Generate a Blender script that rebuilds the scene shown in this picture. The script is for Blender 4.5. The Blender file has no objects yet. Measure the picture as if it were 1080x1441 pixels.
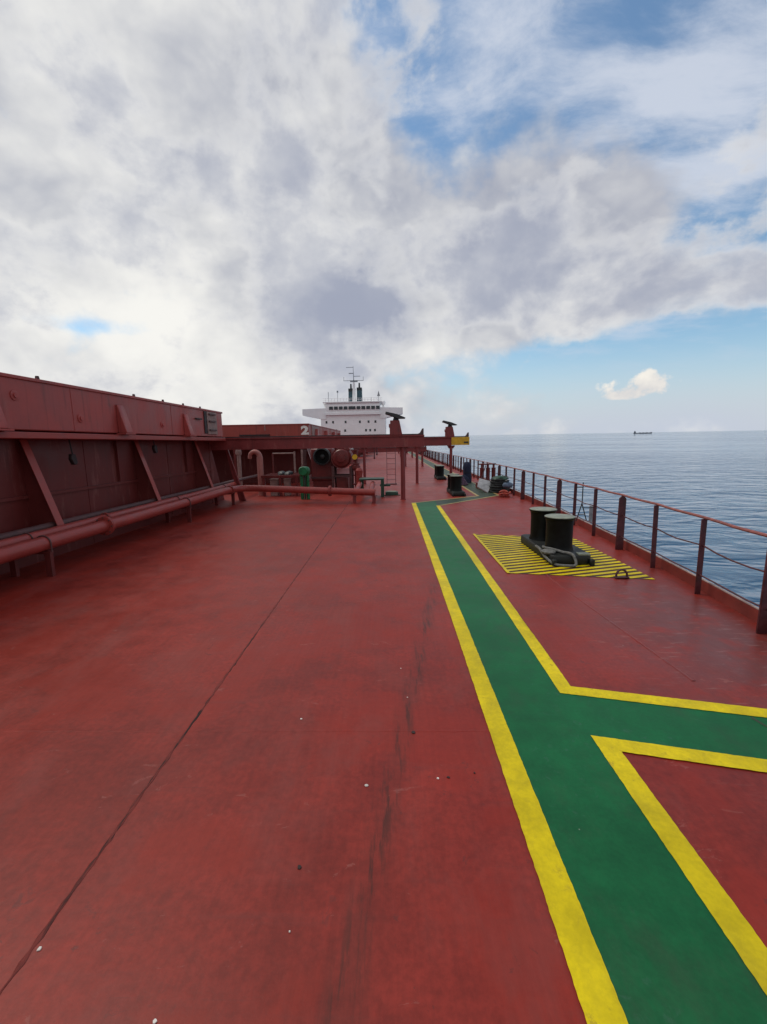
import bpy, bmesh, math, random
from mathutils import Vector, Matrix
random.seed(7)
rad = math.radians
scene = bpy.context.scene

# ------------------------------------------------------------------ camera
EYE = 2.2                                   # metres above the deck
cam_data = bpy.data.cameras.new("camera")
cam = bpy.data.objects.new("camera", cam_data)
scene.collection.objects.link(cam)
cam_data.sensor_fit = 'VERTICAL'
cam_data.sensor_height = 36.0
cam_data.lens = 36.0 * 620.0 / 1441.0       # ultra-wide phone lens
cam_data.clip_start = 0.05
cam_data.clip_end = 120000.0
_R = Matrix(((0.99964946, 0.01308248, 0.02301772),
             (0.02070874, 0.15531558, -0.98764782),
             (-0.01649590, 0.98777827, 0.15499022)))
cam.matrix_world = Matrix.Translation((0, 0, EYE)) @ _R.to_4x4()
scene.camera = cam

TRIM = rad(0.80)                            # the ship lies by the stern: sea and sky lean this much to the deck
SUN_AZ, SUN_EL = rad(-58), rad(58)          # azimuth from +Y (aft), + to the right of the picture

scene.view_settings.view_transform = 'Standard'
scene.view_settings.look = 'None'
scene.view_settings.gamma = 1.0
scene.view_settings.use_curve_mapping = False
scene.view_settings.exposure = 0.0
scene.cycles.max_bounces = 6
scene.cycles.use_denoising = True

# ------------------------------------------------------------------ node helper
class NX:
    """a socket with arithmetic"""
    def __init__(s, nt, sock): s.nt, s.s = nt, sock
    def _m(s, op, *a, clamp=False):
        n = s.nt.nodes.new('ShaderNodeMath'); n.operation = op; n.use_clamp = clamp
        for i, x in enumerate((s,) + a):
            if isinstance(x, NX): s.nt.links.new(x.s, n.inputs[i])
            else: n.inputs[i].default_value = x
        return NX(s.nt, n.outputs[0])
    def __add__(s, o): return s._m('ADD', o)
    def __radd__(s, o): return s._m('ADD', o)
    def __sub__(s, o): return s._m('SUBTRACT', o)
    def __rsub__(s, o): return (s * -1.0) + o
    def __mul__(s, o): return s._m('MULTIPLY', o)
    def __rmul__(s, o): return s._m('MULTIPLY', o)
    def __truediv__(s, o): return s._m('DIVIDE', o)
    def clamp(s): return s._m('ADD', 0.0, clamp=True)
    def mx(s, o): return s._m('MAXIMUM', o)
    def mn(s, o): return s._m('MINIMUM', o)
    def pw(s, o): return s._m('POWER', o)
    def ab(s): return s._m('ABSOLUTE')
    def smooth(s, a, b, lo=0.0, hi=1.0):
        n = s.nt.nodes.new('ShaderNodeMapRange'); n.interpolation_type = 'SMOOTHSTEP'
        s.nt.links.new(s.s, n.inputs[0])
        n.inputs[1].default_value = a; n.inputs[2].default_value = b
        n.inputs[3].default_value = lo; n.inputs[4].default_value = hi
        return NX(s.nt, n.outputs[0])

class NT:
    def __init__(s, nt): s.nt = nt
    def node(s, t): return s.nt.nodes.new(t)
    def coord(s, kind):
        n = s.node('ShaderNodeTexCoord'); return NX(s.nt, n.outputs[kind])
    def sep(s, v):
        n = s.node('ShaderNodeSeparateXYZ'); s.nt.links.new(v.s, n.inputs[0])
        return [NX(s.nt, o) for o in n.outputs]
    def xyz(s, x, y, z=0.0):
        n = s.node('ShaderNodeCombineXYZ')
        for i, a in enumerate((x, y, z)):
            if isinstance(a, NX): s.nt.links.new(a.s, n.inputs[i])
            else: n.inputs[i].default_value = a
        return NX(s.nt, n.outputs[0])
    def mapv(s, v, loc=(0, 0, 0), rot=(0, 0, 0), sc=(1, 1, 1)):
        n = s.node('ShaderNodeMapping'); s.nt.links.new(v.s, n.inputs[0])
        n.inputs[1].default_value = loc; n.inputs[2].default_value = rot; n.inputs[3].default_value = sc
        return NX(s.nt, n.outputs[0])
    def vadd(s, a, b, k=1.0):
        m = s.node('ShaderNodeVectorMath'); m.operation = 'MULTIPLY_ADD'
        s.nt.links.new(b.s, m.inputs[0]); m.inputs[1].default_value = (k, k, k); s.nt.links.new(a.s, m.inputs[2])
        return NX(s.nt, m.outputs[0])
    def noise(s, v, scale, detail=4.0, rough=0.5, dist=0.0, color=False, lac=2.0):
        n = s.node('ShaderNodeTexNoise'); s.nt.links.new(v.s, n.inputs['Vector'])
        n.inputs['Scale'].default_value = scale; n.inputs['Detail'].default_value = detail
        n.inputs['Roughness'].default_value = rough; n.inputs['Distortion'].default_value = dist
        n.inputs['Lacunarity'].default_value = lac
        return NX(s.nt, n.outputs['Color' if color else 'Fac'])
    def voro(s, v, scale, rand=1.0):
        n = s.node('ShaderNodeTexVoronoi'); s.nt.links.new(v.s, n.inputs['Vector'])
        n.inputs['Scale'].default_value = scale; n.inputs['Randomness'].default_value = rand
        return NX(s.nt, n.outputs['Distance'])
    def mix(s, f, a, b):
        n = s.node('ShaderNodeMix'); n.data_type = 'RGBA'
        for i, x in ((0, f), (6, a), (7, b)):
            if isinstance(x, NX): s.nt.links.new(x.s, n.inputs[i])
            elif isinstance(x, tuple): n.inputs[i].default_value = (x[0], x[1], x[2], 1.0)
            else: n.inputs[i].default_value = x
        return NX(s.nt, n.outputs[2])
    def scale(s, c, k):
        n = s.node('ShaderNodeVectorMath'); n.operation = 'SCALE'
        if isinstance(c, tuple): n.inputs[0].default_value = c
        else: s.nt.links.new(c.s, n.inputs[0])
        if isinstance(k, NX): s.nt.links.new(k.s, n.inputs['Scale'])
        else: n.inputs['Scale'].default_value = k
        return NX(s.nt, n.outputs[0])
    def vec(s, a, op, b):
        n = s.node('ShaderNodeVectorMath'); n.operation = op
        for i, x in enumerate((a, b)):
            if isinstance(x, tuple): n.inputs[i].default_value = x
            else: s.nt.links.new(x.s, n.inputs[i])
        return NX(s.nt, n.outputs[0])

# ------------------------------------------------------------------ world: broken cloud deck over a Nishita sky
world = bpy.data.worlds.new("World"); scene.world = world
world.use_nodes = True
world.cycles.sampling_method = 'MANUAL'; world.cycles.sample_map_resolution = 256
wn = NT(world.node_tree); world.node_tree.nodes.clear()
D = wn.mapv(wn.coord('Generated'), rot=(-TRIM, 0, 0))      # direction in the frame of the sea
sky = wn.node('ShaderNodeTexSky'); sky.sky_type = 'NISHITA'; sky.sun_disc = False
sky.sun_elevation = SUN_EL; sky.sun_rotation = SUN_AZ
sky.altitude = 0; sky.air_density = 1.0; sky.dust_density = 0.6; sky.ozone_density = 1.5
world.node_tree.links.new(D.s, sky.inputs[0])
dx, dy, dz = wn.sep(D)
u = dx._m('ARCTAN2', dy) * (180 / math.pi)                 # degrees of azimuth from aft
v = dz._m('ARCSINE') * (180 / math.pi)                     # degrees of elevation
def blob(u0, v0, su, sv, w, acc=None):
    a = u._m('MULTIPLY_ADD', 1.0 / su, -u0 / su); b = v._m('MULTIPLY_ADD', 1.0 / sv, -v0 / sv)
    e = b._m('MULTIPLY_ADD', b, a * a)
    g_ = NX(world.node_tree, world.node_tree.nodes.new('ShaderNodeMath').outputs[0]); n_ = g_.s.node
    n_.operation = 'POWER'; n_.inputs[0].default_value = math.exp(-1.0); world.node_tree.links.new(e.s, n_.inputs[1])
    return g_._m('MULTIPLY_ADD', w, 0.0 if acc is None else acc)
# cloud space: the layer overhead seen in perspective, folded gently towards the horizon
inv = (dz.mx(0.0) + 0.22).pw(-1.0)
P = wn.xyz(dx * inv, dy * inv, 0.0)
Q = wn.mapv(D, sc=(1.0, 1.0, 1.30))
warp = wn.noise(Q, 2.6, 2.0, 0.5, color=True)
warp = wn.vec(warp, 'SUBTRACT', (0.5, 0.5, 0.5))
Qw = wn.vadd(Q, warp, 0.09)
def cum(off=(0, 0, 0), det=6.0):
    q = wn.mapv(Qw, loc=off)
    return wn.noise(q, 2.9, det, 0.60, 0.0)
n0 = cum((3.1, 1.7, 0.4))
n1 = cum((3.1 - 0.030, 1.7, 0.4 + 0.036), 4.0)
def puffs(scale, det):
    n = wn.node('ShaderNodeTexVoronoi'); n.feature = 'F1'
    n.inputs['Scale'].default_value = scale; n.inputs['Detail'].default_value = det; n.inputs['Roughness'].default_value = 0.55
    n.normalize = True
    world.node_tree.links.new(wn.vadd(Q, warp2, 0.20).s, n.inputs['Vector'])
    return 0.45 - NX(world.node_tree, n.outputs['Distance'])
warp2 = wn.vec(wn.noise(Q, 7.0, 2.0, 0.5, color=True), 'SUBTRACT', (0.5, 0.5, 0.5))
pf = puffs(5.5, 3.0)
def total(*blobs):
    t = None
    for b_ in blobs: t = blob(*b_, acc=t)
    return t
cover = n0 + pf * 0.30 + total((-36, 26, 30, 24, 0.30), (-8, 20, 13, 11, 0.20),
                   (180, 30, 75, 40, 0.20), (-180, 30, 75, 40, 0.20), (14, 22, 12, 7, 0.17), (26, 20.5, 9, 4, 0.10), (22, 14.2, 30, 3.2, 0.20), (-22, 5, 25, 7, 0.26),  # rear pair: unseen cloud added to whiten the light on the accommodation block
                   (5, 34, 7, 9, -0.19), (28, 36, 20, 9, -0.19), (38, 26, 7, 3.0, -0.18),
                   (33, 18.6, 5, 2.0, -0.12), (24, 7.8, 22, 2.6, -0.25), (-33, 11.7, 6, 0.9, -0.15), (37, 3, 9, 3, -0.25))
alpha = cover.smooth(0.47, 0.69)
# shade: lit edges where the cloud thins towards the sun, grey where it is thick
relief = (n0 - n1) * 1.0 + pf * 0.80
big = wn.noise(wn.mapv(Q, loc=(0.3, 5.1, 2.2)), 2.0, 4.0, 0.5)
lum = (relief + (big - 0.5) * 1.1 + 0.40
       + total((-36, 13, 18, 6, 0.46), (-25, 4.5, 26, 5, 0.18), (-13, 22.5, 5, 4, 0.13),
               (-5, 14.8, 8, 3.0, -0.36), (-40, 22, 9, 3.0, -0.10), (16, 22, 13, 8, -0.14), (19, 15.5, 5, 1.8, 0.14), (5, 18, 4, 1.8, 0.16))).mx(0.0).mn(1.05)
shade_col = wn.mix(lum.smooth(0.05, 1.0), (3.4, 3.68, 4.6), (9.3, 9.2, 8.8))
# thin high streaks, drawn out across the sky
st = wn.mapv(P, rot=(0, 0, rad(28)), sc=(1.0, 1.6, 1))
stw = wn.vadd(st, warp, 0.35)
cir = wn.noise(stw, 2.3, 8.0, 0.62, 0.0)
cirA = (cir + total((29, 28, 13, 5.5, 0.24), (13, 38, 9, 5, 0.16), (38, 23, 7, 1.8, 0.20), (34, 14, 14, 4, 0.16), (3, 30, 6, 7, -0.04))).smooth(0.47, 0.76) * 0.88
cirA = cirA * v.smooth(6.0, 15.0, 0.18, 1.0)
col = wn.mix(cirA.clamp(), wn.vec(NX(world.node_tree, sky.outputs[0]), 'MULTIPLY', (1.12, 1.30, 1.30)), (6.3, 6.8, 7.8))
# milky bank low over the sea
bank = v.smooth(0.0, 11.0, 0.92, 0.0) * (big * 0.5 + 0.75)
col = wn.mix(bank.clamp(), col, (5.6, 6.1, 7.1))
col = wn.mix(alpha.clamp(), col, shade_col)
# nearer cumulus with firmer outlines, bright rims and grey bodies
n2 = wn.noise(wn.mapv(Qw, loc=(8.3, 4.4, 1.9)), 4.6, 7.0, 0.58, 0.0)
cov2 = n2 + pf * 0.42 + total((-6, 17, 9, 5.5, 0.13), (12, 20, 15, 6.5, 0.12), (-30, 27, 22, 12, 0.06), (24, 13.5, 18, 2.4, 0.10),
                             (5, 34, 8, 9, -0.12), (30, 5.5, 26, 4.5, -0.28), (27, 33, 17, 9, -0.14), (-4, 15.0, 6.5, 3.0, 0.12), (-34, 13, 14, 5, -0.10), (-20, 5, 22, 4, -0.05))
a2 = cov2.smooth(0.53, 0.64) * 0.80
l2 = (cov2.smooth(0.53, 0.76, 0.70, 0.12) + (n0 - n1) * 1.3 + total((-36, 16, 18, 9, 0.22), (-4, 15.0, 7, 3.4, -0.27), (-13, 22, 6, 5, 0.20), (14, 21, 14, 7, -0.10))).clamp()
col = wn.mix(a2.clamp(), col, wn.mix(l2, (3.6, 3.92, 4.95), (9.2, 9.1, 8.8)))
# the one small sunlit cumulus near the horizon
nb = wn.noise(wn.mapv(D, sc=(1, 1, 1.15)), 24.0, 6.0, 0.55)
sm = (nb - 0.5) * 1.7 + total((28.2, 4.6, 3.8, 1.4, 0.66), (29.6, 6.2, 1.9, 1.5, 0.46), (25.8, 4.0, 2.2, 0.8, 0.30))
sm = sm + v.smooth(2.9, 3.8, -0.7, 0.0)
smA = sm.smooth(0.40, 0.66) * 0.96
smc = wn.mix(((nb - 0.42) * 2.4 + (v - 4.2) * 0.16).clamp(), (7.2, 7.0, 6.9), (9.7, 9.2, 8.3))
col = wn.mix(smA.clamp(), col, smc)
bg = wn.node('ShaderNodeBackground'); bg.inputs[1].default_value = 0.10
world.node_tree.links.new(col.s, bg.inputs[0])
wo = wn.node('ShaderNodeOutputWorld'); world.node_tree.links.new(bg.outputs[0], wo.inputs[0])

# ------------------------------------------------------------------ sun, veiled by the cloud
sd = bpy.data.lights.new("sun", 'SUN'); sd.energy = 1.25; sd.angle = rad(22); sd.color = (1.0, 0.91, 0.78)
sun = bpy.data.objects.new("sun", sd); scene.collection.objects.link(sun)
sv = Vector((math.sin(SUN_AZ) * math.cos(SUN_EL), math.cos(SUN_AZ) * math.cos(SUN_EL), math.sin(SUN_EL)))
sun.rotation_euler = sv.to_track_quat('Z', 'Y').to_euler()
sun.location = sv * 60

# ------------------------------------------------------------------ materials
MATS = {}
def mat(name, color, rough=0.5, metallic=0.0, var=0.18, scale=6.0, bump=0.0, bscale=40.0, rust=0.0,
        rust_col=(0.10, 0.035, 0.018), spec=0.4, dirt=0.0, streak=0.0):
    m = bpy.data.materials.new(name); m.use_nodes = True
    nt = m.node_tree; t = NT(nt)
    b = nt.nodes['Principled BSDF']
    co = t.coord('Object')
    n = t.noise(co, scale, 6, 0.6)
    f = n.smooth(0.3, 0.7, 1.0 - var, 1.0 + var)
    c = t.scale(color, f)
    if dirt:
        dn = t.noise(co, scale * 0.35, 7, 0.65)
        c = t.mix(dn.smooth(0.50, 0.75) * dirt, c, (0.035, 0.028, 0.025))
    if rust:
        rn = t.noise(co, scale * 1.7, 8, 0.7, 0.4)
        c = t.mix(rn.smooth(0.60, 0.72) * rust, c, rust_col)
    if streak:
        sn = t.noise(t.mapv(co, sc=(5.0, 5.0, 0.35)), 1.6, 6, 0.68)
        c = t.mix(sn.smooth(0.52, 0.68) * streak, c, (0.055, 0.020, 0.018))
        s2_ = t.noise(t.mapv(co, loc=(3, 1, 0), sc=(3.0, 3.0, 0.5)), 1.3, 7, 0.7)
        c = t.mix(s2_.smooth(0.56, 0.66) * streak * 0.7, c, (0.33, 0.14, 0.12))
    nt.links.new(c.s, b.inputs['Base Color'])
    r = n.smooth(0.25, 0.75, max(rough - 0.1, 0.05), min(rough + 0.1, 1.0))
    nt.links.new(r.s, b.inputs['Roughness'])
    b.inputs['Metallic'].default_value = metallic
    b.inputs['Specular IOR Level'].default_value = spec
    if bump:
        bn = nt.nodes.new('ShaderNodeBump'); bn.inputs['Strength'].default_value = bump
        bn.inputs['Distance'].default_value = 0.01
        nt.links.new(t.noise(co, bscale, 5, 0.6).s, bn.inputs['Height'])
        nt.links.new(bn.outputs[0], b.inputs['Normal'])
    MATS[name] = m
    return m

RED = (0.236, 0.024, 0.0155)
mat('hatch_red_shaded', (0.122, 0.018, 0.016), 0.48, var=0.10, scale=1.3, bump=0.12, bscale=9, rust=0.25, dirt=0.12, streak=0.35)  # hatch red darkened: the shade under the cover's shelf is in the colour
mat('hatch_bright', (0.30, 0.050, 0.036), 0.5, var=0.12, scale=1.3, rust=0.3, dirt=0.15, streak=0.35)
mat('cover_red_lit', (0.340, 0.060, 0.052), 0.46, var=0.14, scale=1.3, bump=0.14, bscale=9, rust=0.3, dirt=0.15, streak=0.35)  # lighter copy of the hatch red: skylight on the cover is in the colour
mat('edge_pale', (0.36, 0.27, 0.25), 0.5, var=0.3, scale=5, rust=0.9, rust_col=(0.16, 0.04, 0.035), dirt=0.3)
mat('pink_paint', (0.34, 0.12, 0.10), 0.5, var=0.15, scale=4, rust=0.5, dirt=0.2)
mat('pipe_red', (0.29, 0.044, 0.036), 0.42, var=0.12, scale=4, rust=0.35, bump=0.05)
mat('beam_red', (0.20, 0.030, 0.030), 0.45, var=0.14, scale=2.5, rust=0.4, dirt=0.2, streak=0.35)
mat('gunwale_red', (0.23, 0.040, 0.030), 0.5, var=0.2, scale=3, rust=0.6, dirt=0.2, bump=0.1)
mat('rail_red', (0.085, 0.022, 0.026), 0.5, var=0.4, scale=7, rust=0.7, rust_col=(0.03, 0.02, 0.02), dirt=0.5)
mat('top_rail_red', (0.30, 0.09, 0.075), 0.5, var=0.3, scale=9, rust=0.9, rust_col=(0.06, 0.04, 0.05), dirt=0.3)
mat('machine_red', (0.150, 0.022, 0.020), 0.4, var=0.2, scale=5, rust=0.4, dirt=0.3, streak=0.35)
mat('black_paint', (0.005, 0.006, 0.0055), 0.45, var=0.4, scale=8, bump=0.1, spec=0.16)
mat('base_black', (0.011, 0.013, 0.011), 0.6, var=0.5, scale=9, bump=0.2, rust=0.4, rust_col=(0.05, 0.045, 0.03))
mat('bollard_top', (0.24, 0.26, 0.20), 0.55, var=0.25, scale=9, dirt=0.35)
mat('dark_steel', (0.030, 0.033, 0.034), 0.5, var=0.3, scale=8)
mat('track_grey', (0.060, 0.034, 0.036), 0.5, var=0.3, scale=5, rust=0.5)
mat('end_yellow', (0.62, 0.36, 0.02), 0.5, var=0.15, scale=5, dirt=0.15)
mat('disc_yellow', (0.78, 0.50, 0.03), 0.5, var=0.15, scale=5)
mat('green_paint', (0.008, 0.13, 0.045), 0.4, var=0.3, scale=6, dirt=0.2)
mat('dark_green', (0.02, 0.06, 0.038), 0.5, var=0.3, scale=5, dirt=0.2)
mat('pale_green', (0.22, 0.26, 0.19), 0.6, var=0.2, scale=6, dirt=0.4)
mat('grey_steel', (0.30, 0.30, 0.31), 0.5, var=0.25, scale=5, rust=0.4)
mat('pale_paint', (0.27, 0.175, 0.155), 0.6, var=0.25, scale=6, rust=0.9, rust_col=(0.14, 0.05, 0.045))
mat('rope_grey', (0.15, 0.15, 0.14), 0.8, var=0.35, scale=18, bump=0.6, bscale=70)
mat('rope_black', (0.020, 0.021, 0.021), 0.8, var=0.5, scale=9, bump=0.6, bscale=40)
mat('rope_purple', (0.095, 0.052, 0.085), 0.85, var=0.4, scale=9, bump=0.6, bscale=40)
mat('canvas_blue', (0.010, 0.014, 0.038), 0.75, var=0.35, scale=5, bump=0.5, bscale=12)
mat('rubber_blue', (0.10, 0.14, 0.20), 0.6, var=0.3, scale=5)
mat('buoy_red', (0.36, 0.05, 0.028), 0.6, var=0.3, scale=9, dirt=0.4)
mat('white_paint', (0.90, 0.89, 0.88), 0.45, var=0.04, scale=0.4, rust=0.10, rust_col=(0.5, 0.42, 0.34))
mat('funnel_blue', (0.035, 0.075, 0.095), 0.5, var=0.2, scale=0.7)
mat('mast_grey', (0.26, 0.28, 0.30), 0.5, var=0.2, scale=1)
mat('hull_dark', (0.05, 0.03, 0.03), 0.6, var=0.3, scale=0.4, rust=0.4)
mat('flake_white', (0.66, 0.62, 0.56), 0.7, var=0.2, scale=30)
mat('flake_dark', (0.035, 0.022, 0.020), 0.8, var=0.3, scale=30)
mat('ship_grey', (0.085, 0.095, 0.12), 0.7, var=0.1, scale=0.05)
mat('number_white', (0.78, 0.76, 0.70), 0.6, var=0.12, scale=9, dirt=0.3)
mat('cleat_dark', (0.022, 0.012, 0.012), 0.6, var=0.4, scale=12)
mat('cable_dark', (0.085, 0.035, 0.034), 0.6, var=0.3, scale=6, dirt=0.4)
mat('lens_glass', (0.012, 0.016, 0.020), 0.12, var=0.1, spec=0.6)

def deck_material():
    m = bpy.data.materials.new('deck_red'); m.use_nodes = True
    nt = m.node_tree; t = NT(nt); b = nt.nodes['Principled BSDF']
    co = t.coord('Object'); x, y, z = t.sep(co)
    n1 = t.noise(co, 0.55, 7, 0.62); n2 = t.noise(co, 3.2, 7, 0.62); n3 = t.noise(co, 22, 5, 0.65)
    f = n1.smooth(0.32, 0.68, 0.80, 1.18) * n2.smooth(0.32, 0.68, 0.88, 1.12) * n3.smooth(0.3, 0.7, 0.85, 1.13)
    c = t.scale(RED, f)
    # newer, redder touch-up patches
    pn = t.noise(t.mapv(co, loc=(4, 9, 0)), 0.9, 5, 0.55, 0.4)
    c = t.mix(pn.smooth(0.50, 0.57) * 0.55, c, (0.262, 0.021, 0.011))
    # greyed, walked-on film
    g = t.noise(t.mapv(co, loc=(7, 2, 0), sc=(1, 0.55, 1)), 1.5, 8, 0.68, 0.3)
    c = t.mix(g.smooth(0.46, 0.68) * 0.45, c, (0.225, 0.052, 0.043))
    # a worn patch toward the side rail, browner and wet
    w = ((x - 3.55) * (1 / 1.15)); w = w * w; w2 = ((y - 4.8) * (1 / 2.4)); w2 = w2 * w2
    wp = ((w + w2) * -1.0)._m('EXPONENT')
    c = t.mix((wp * t.noise(co, 2.4, 7, 0.68).smooth(0.30, 0.56)) * 0.80, c, (0.120, 0.040, 0.038))
    scr = t.noise(t.mapv(co, rot=(0, 0, rad(38)), sc=(2.2, 14, 1)), 1.3, 6, 0.65)
    c = t.mix((wp * scr.smooth(0.57, 0.66)) * 0.55, c, (0.30, 0.17, 0.155))
    # black scuff dragged obliquely over the deck
    sx = x - ((y - 1.36) * 0.165 - 0.24)
    along = y.smooth(0.2, 1.0) * y.smooth(5.6, 7.2, 1.0, 0.0)
    band = (sx * sx * -190.0)._m('EXPONENT') * along
    sn = t.noise(t.mapv(co, rot=(0, 0, rad(9.4)), sc=(16, 1.7, 1)), 1.0, 7, 0.7)
    c = t.mix((band * sn.smooth(0.46, 0.60)) * 0.85, c, (0.055, 0.016, 0.011))
    c = t.mix((band * t.noise(co, 1.1, 3, 0.5).smooth(0.35, 0.6)) * 0.38, c, (0.105, 0.026, 0.019))
    # chipped, scraped places with sharp edges
    ch = t.noise(t.mapv(co, loc=(11, 3, 0)), 5.5, 9, 0.74, 0.6)
    c = t.mix(ch.smooth(0.615, 0.645) * n1.smooth(0.40, 0.55) * 0.55, c, (0.110, 0.026, 0.022))
    ch2 = t.noise(t.mapv(co, loc=(1, 8, 0), rot=(0, 0, rad(-20)), sc=(1, 2.2, 1)), 3.0, 9, 0.74, 0.5)
    c = t.mix(ch2.smooth(0.62, 0.66) * 0.40, c, (0.33, 0.11, 0.09))
    sc1 = t.noise(t.mapv(co, rot=(0, 0, rad(63)), sc=(0.35, 26, 1)), 1.4, 5, 0.6)
    c = t.mix(sc1.smooth(0.66, 0.70) * g.smooth(0.44, 0.58) * 0.5, c, (0.12, 0.03, 0.026))
    ro = t.noise(t.mapv(co, sc=(30, 0.8, 1)), 1.0, 3, 0.6)
    c = t.scale(c, ro.smooth(0.3, 0.7, 0.955, 1.045))
    # short rubber marks and small specks
    sp = t.voro(t.mapv(co, rot=(0, 0, rad(12)), sc=(3.0, 1.0, 1)), 1.35)
    c = t.mix(sp.smooth(0.0, 0.055, 1.0, 0.0) * n2.smooth(0.44, 0.58) * 0.75, c, (0.05, 0.02, 0.02))
    s2 = t.voro(co, 8.0)
    c = t.mix(s2.smooth(0.0, 0.06, 1.0, 0.0) * n1.smooth(0.5, 0.62) * 0.5, c, (0.07, 0.025, 0.022))
    s3 = t.voro(t.mapv(co, loc=(3, 3, 0)), 2.1)
    c = t.mix(s3.smooth(0.0, 0.018, 1.0, 0.0) * 0.8, c, (0.5, 0.45, 0.40))
    # faint rust run-off lines across the plates, in places
    tr = t.noise(t.mapv(co, sc=(0.5, 9, 1)), 1.0, 6, 0.6)
    c = t.mix(tr.smooth(0.56, 0.74) * 0.20, c, (0.14, 0.040, 0.036))
    nt.links.new(c.s, b.inputs['Base Color'])
    r = (n2 * 0.30 + g * 0.30 + 0.16) - wp * 0.08
    nt.links.new(r.s, b.inputs['Roughness'])
    b.inputs['Specular IOR Level'].default_value = 0.24
    h = t.noise(co, 0.8, 2, 0.4) * 2.2 + n2 * 0.16 + n3 * 0.10 + t.noise(co, 95, 3, 0.6) * 0.05
    bn = nt.nodes.new('ShaderNodeBump'); bn.inputs['Strength'].default_value = 0.32; bn.inputs['Distance'].default_value = 0.02
    nt.links.new(h.s, bn.inputs['Height']); nt.links.new(bn.outputs[0], b.inputs['Normal'])
    return m
MATS['deck_red'] = deck_material()

def paint_material(name, color, worn, wear=0.5, edge_dirt=0.3):
    m = bpy.data.materials.new(name); m.use_nodes = True
    nt = m.node_tree; t = NT(nt); b = nt.nodes['Principled BSDF']
    co = t.coord('Object')
    n1 = t.noise(co, 0.8, 6, 0.6); n2 = t.noise(co, 5, 7, 0.65); n3 = t.noise(co, 40, 4, 0.6)
    c = t.scale(color, n1.smooth(0.3, 0.7, 0.82, 1.12) * n2.smooth(0.3, 0.7, 0.84, 1.10) * n3.smooth(0.3, 0.7, 0.96, 1.03))
    wn_ = t.noise(co, 14, 8, 0.72, 0.5)
    c = t.mix(wn_.smooth(0.56, 0.68) * n1.smooth(0.38, 0.58) * wear, c, worn)
    d = t.noise(t.mapv(co, loc=(2, 5, 0), sc=(1, 0.5, 1)), 2.2, 8, 0.68)
    c = t.mix(d.smooth(0.48, 0.75) * edge_dirt, c, (0.06, 0.05, 0.04))
    s = t.voro(co, 4.5)
    c = t.mix(s.smooth(0.0, 0.05, 1.0, 0.0) * n2.smooth(0.5, 0.6) * 0.8, c, (0.025, 0.02, 0.018))
    s3 = t.voro(t.mapv(co, loc=(3, 3, 0)), 3.2)
    c = t.mix(s3.smooth(0.0, 0.020, 1.0, 0.0) * 0.6, c, (0.55, 0.52, 0.46))
    nt.links.new(c.s, b.inputs['Base Color'])
    nt.links.new((n2 * 0.3 + 0.36).s, b.inputs['Roughness'])
    b.inputs['Specular IOR Level'].default_value = 0.20
    h = t.noise(co, 0.8, 2, 0.4) * 2.2 + n2 * 0.10 + n3 * 0.05
    bn = nt.nodes.new('ShaderNodeBump'); bn.inputs['Strength'].default_value = 0.30; bn.inputs['Distance'].default_value = 0.02
    nt.links.new(h.s, bn.inputs['Height']); nt.links.new(bn.outputs[0], b.inputs['Normal'])
    MATS[name] = m
paint_material('walkway_green', (0.006, 0.118, 0.038), (0.035, 0.125, 0.070), 0.75, 0.32)
paint_material('walkway_worn', (0.045, 0.070, 0.042), (0.10, 0.05, 0.045), 0.8, 0.5)
paint_material('line_faded', (0.42, 0.31, 0.13), (0.24, 0.12, 0.08), 0.8, 0.35)
paint_material('line_yellow', (0.71, 0.55, 0.004), (0.30, 0.19, 0.03), 0.55, 0.20)
paint_material('stripe_black', (0.080, 0.030, 0.022), (0.14, 0.04, 0.035), 0.6, 0.2)
def seam_material():
    m = bpy.data.materials.new('seam_red'); m.use_nodes = True
    nt = m.node_tree; t = NT(nt); b = nt.nodes['Principled BSDF']; co = t.coord('Object')
    n1 = t.noise(co, 6, 6, 0.65); gap = t.noise(t.mapv(co, sc=(40, 2.6, 1)), 1.0, 6, 0.7); big_ = t.noise(co, 0.9, 3, 0.5)
    c = t.scale((0.165, 0.026, 0.020), n1.smooth(0.3, 0.7, 0.75, 1.15))
    c = t.mix(gap.smooth(0.50, 0.56) * big_.smooth(0.38, 0.56, 0.25, 1.0), c, (0.018, 0.010, 0.009))
    nt.links.new(c.s, b.inputs['Base Color']); b.inputs['Roughness'].default_value = 0.65; b.inputs['Specular IOR Level'].default_value = 0.25
    bn = nt.nodes.new('ShaderNodeBump'); bn.inputs['Strength'].default_value = 0.7; bn.inputs['Distance'].default_value = 0.006
    nt.links.new(t.noise(co, 60, 4, 0.7).s, bn.inputs['Height']); nt.links.new(bn.outputs[0], b.inputs['Normal'])
    MATS['seam_red'] = m
seam_material()

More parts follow.
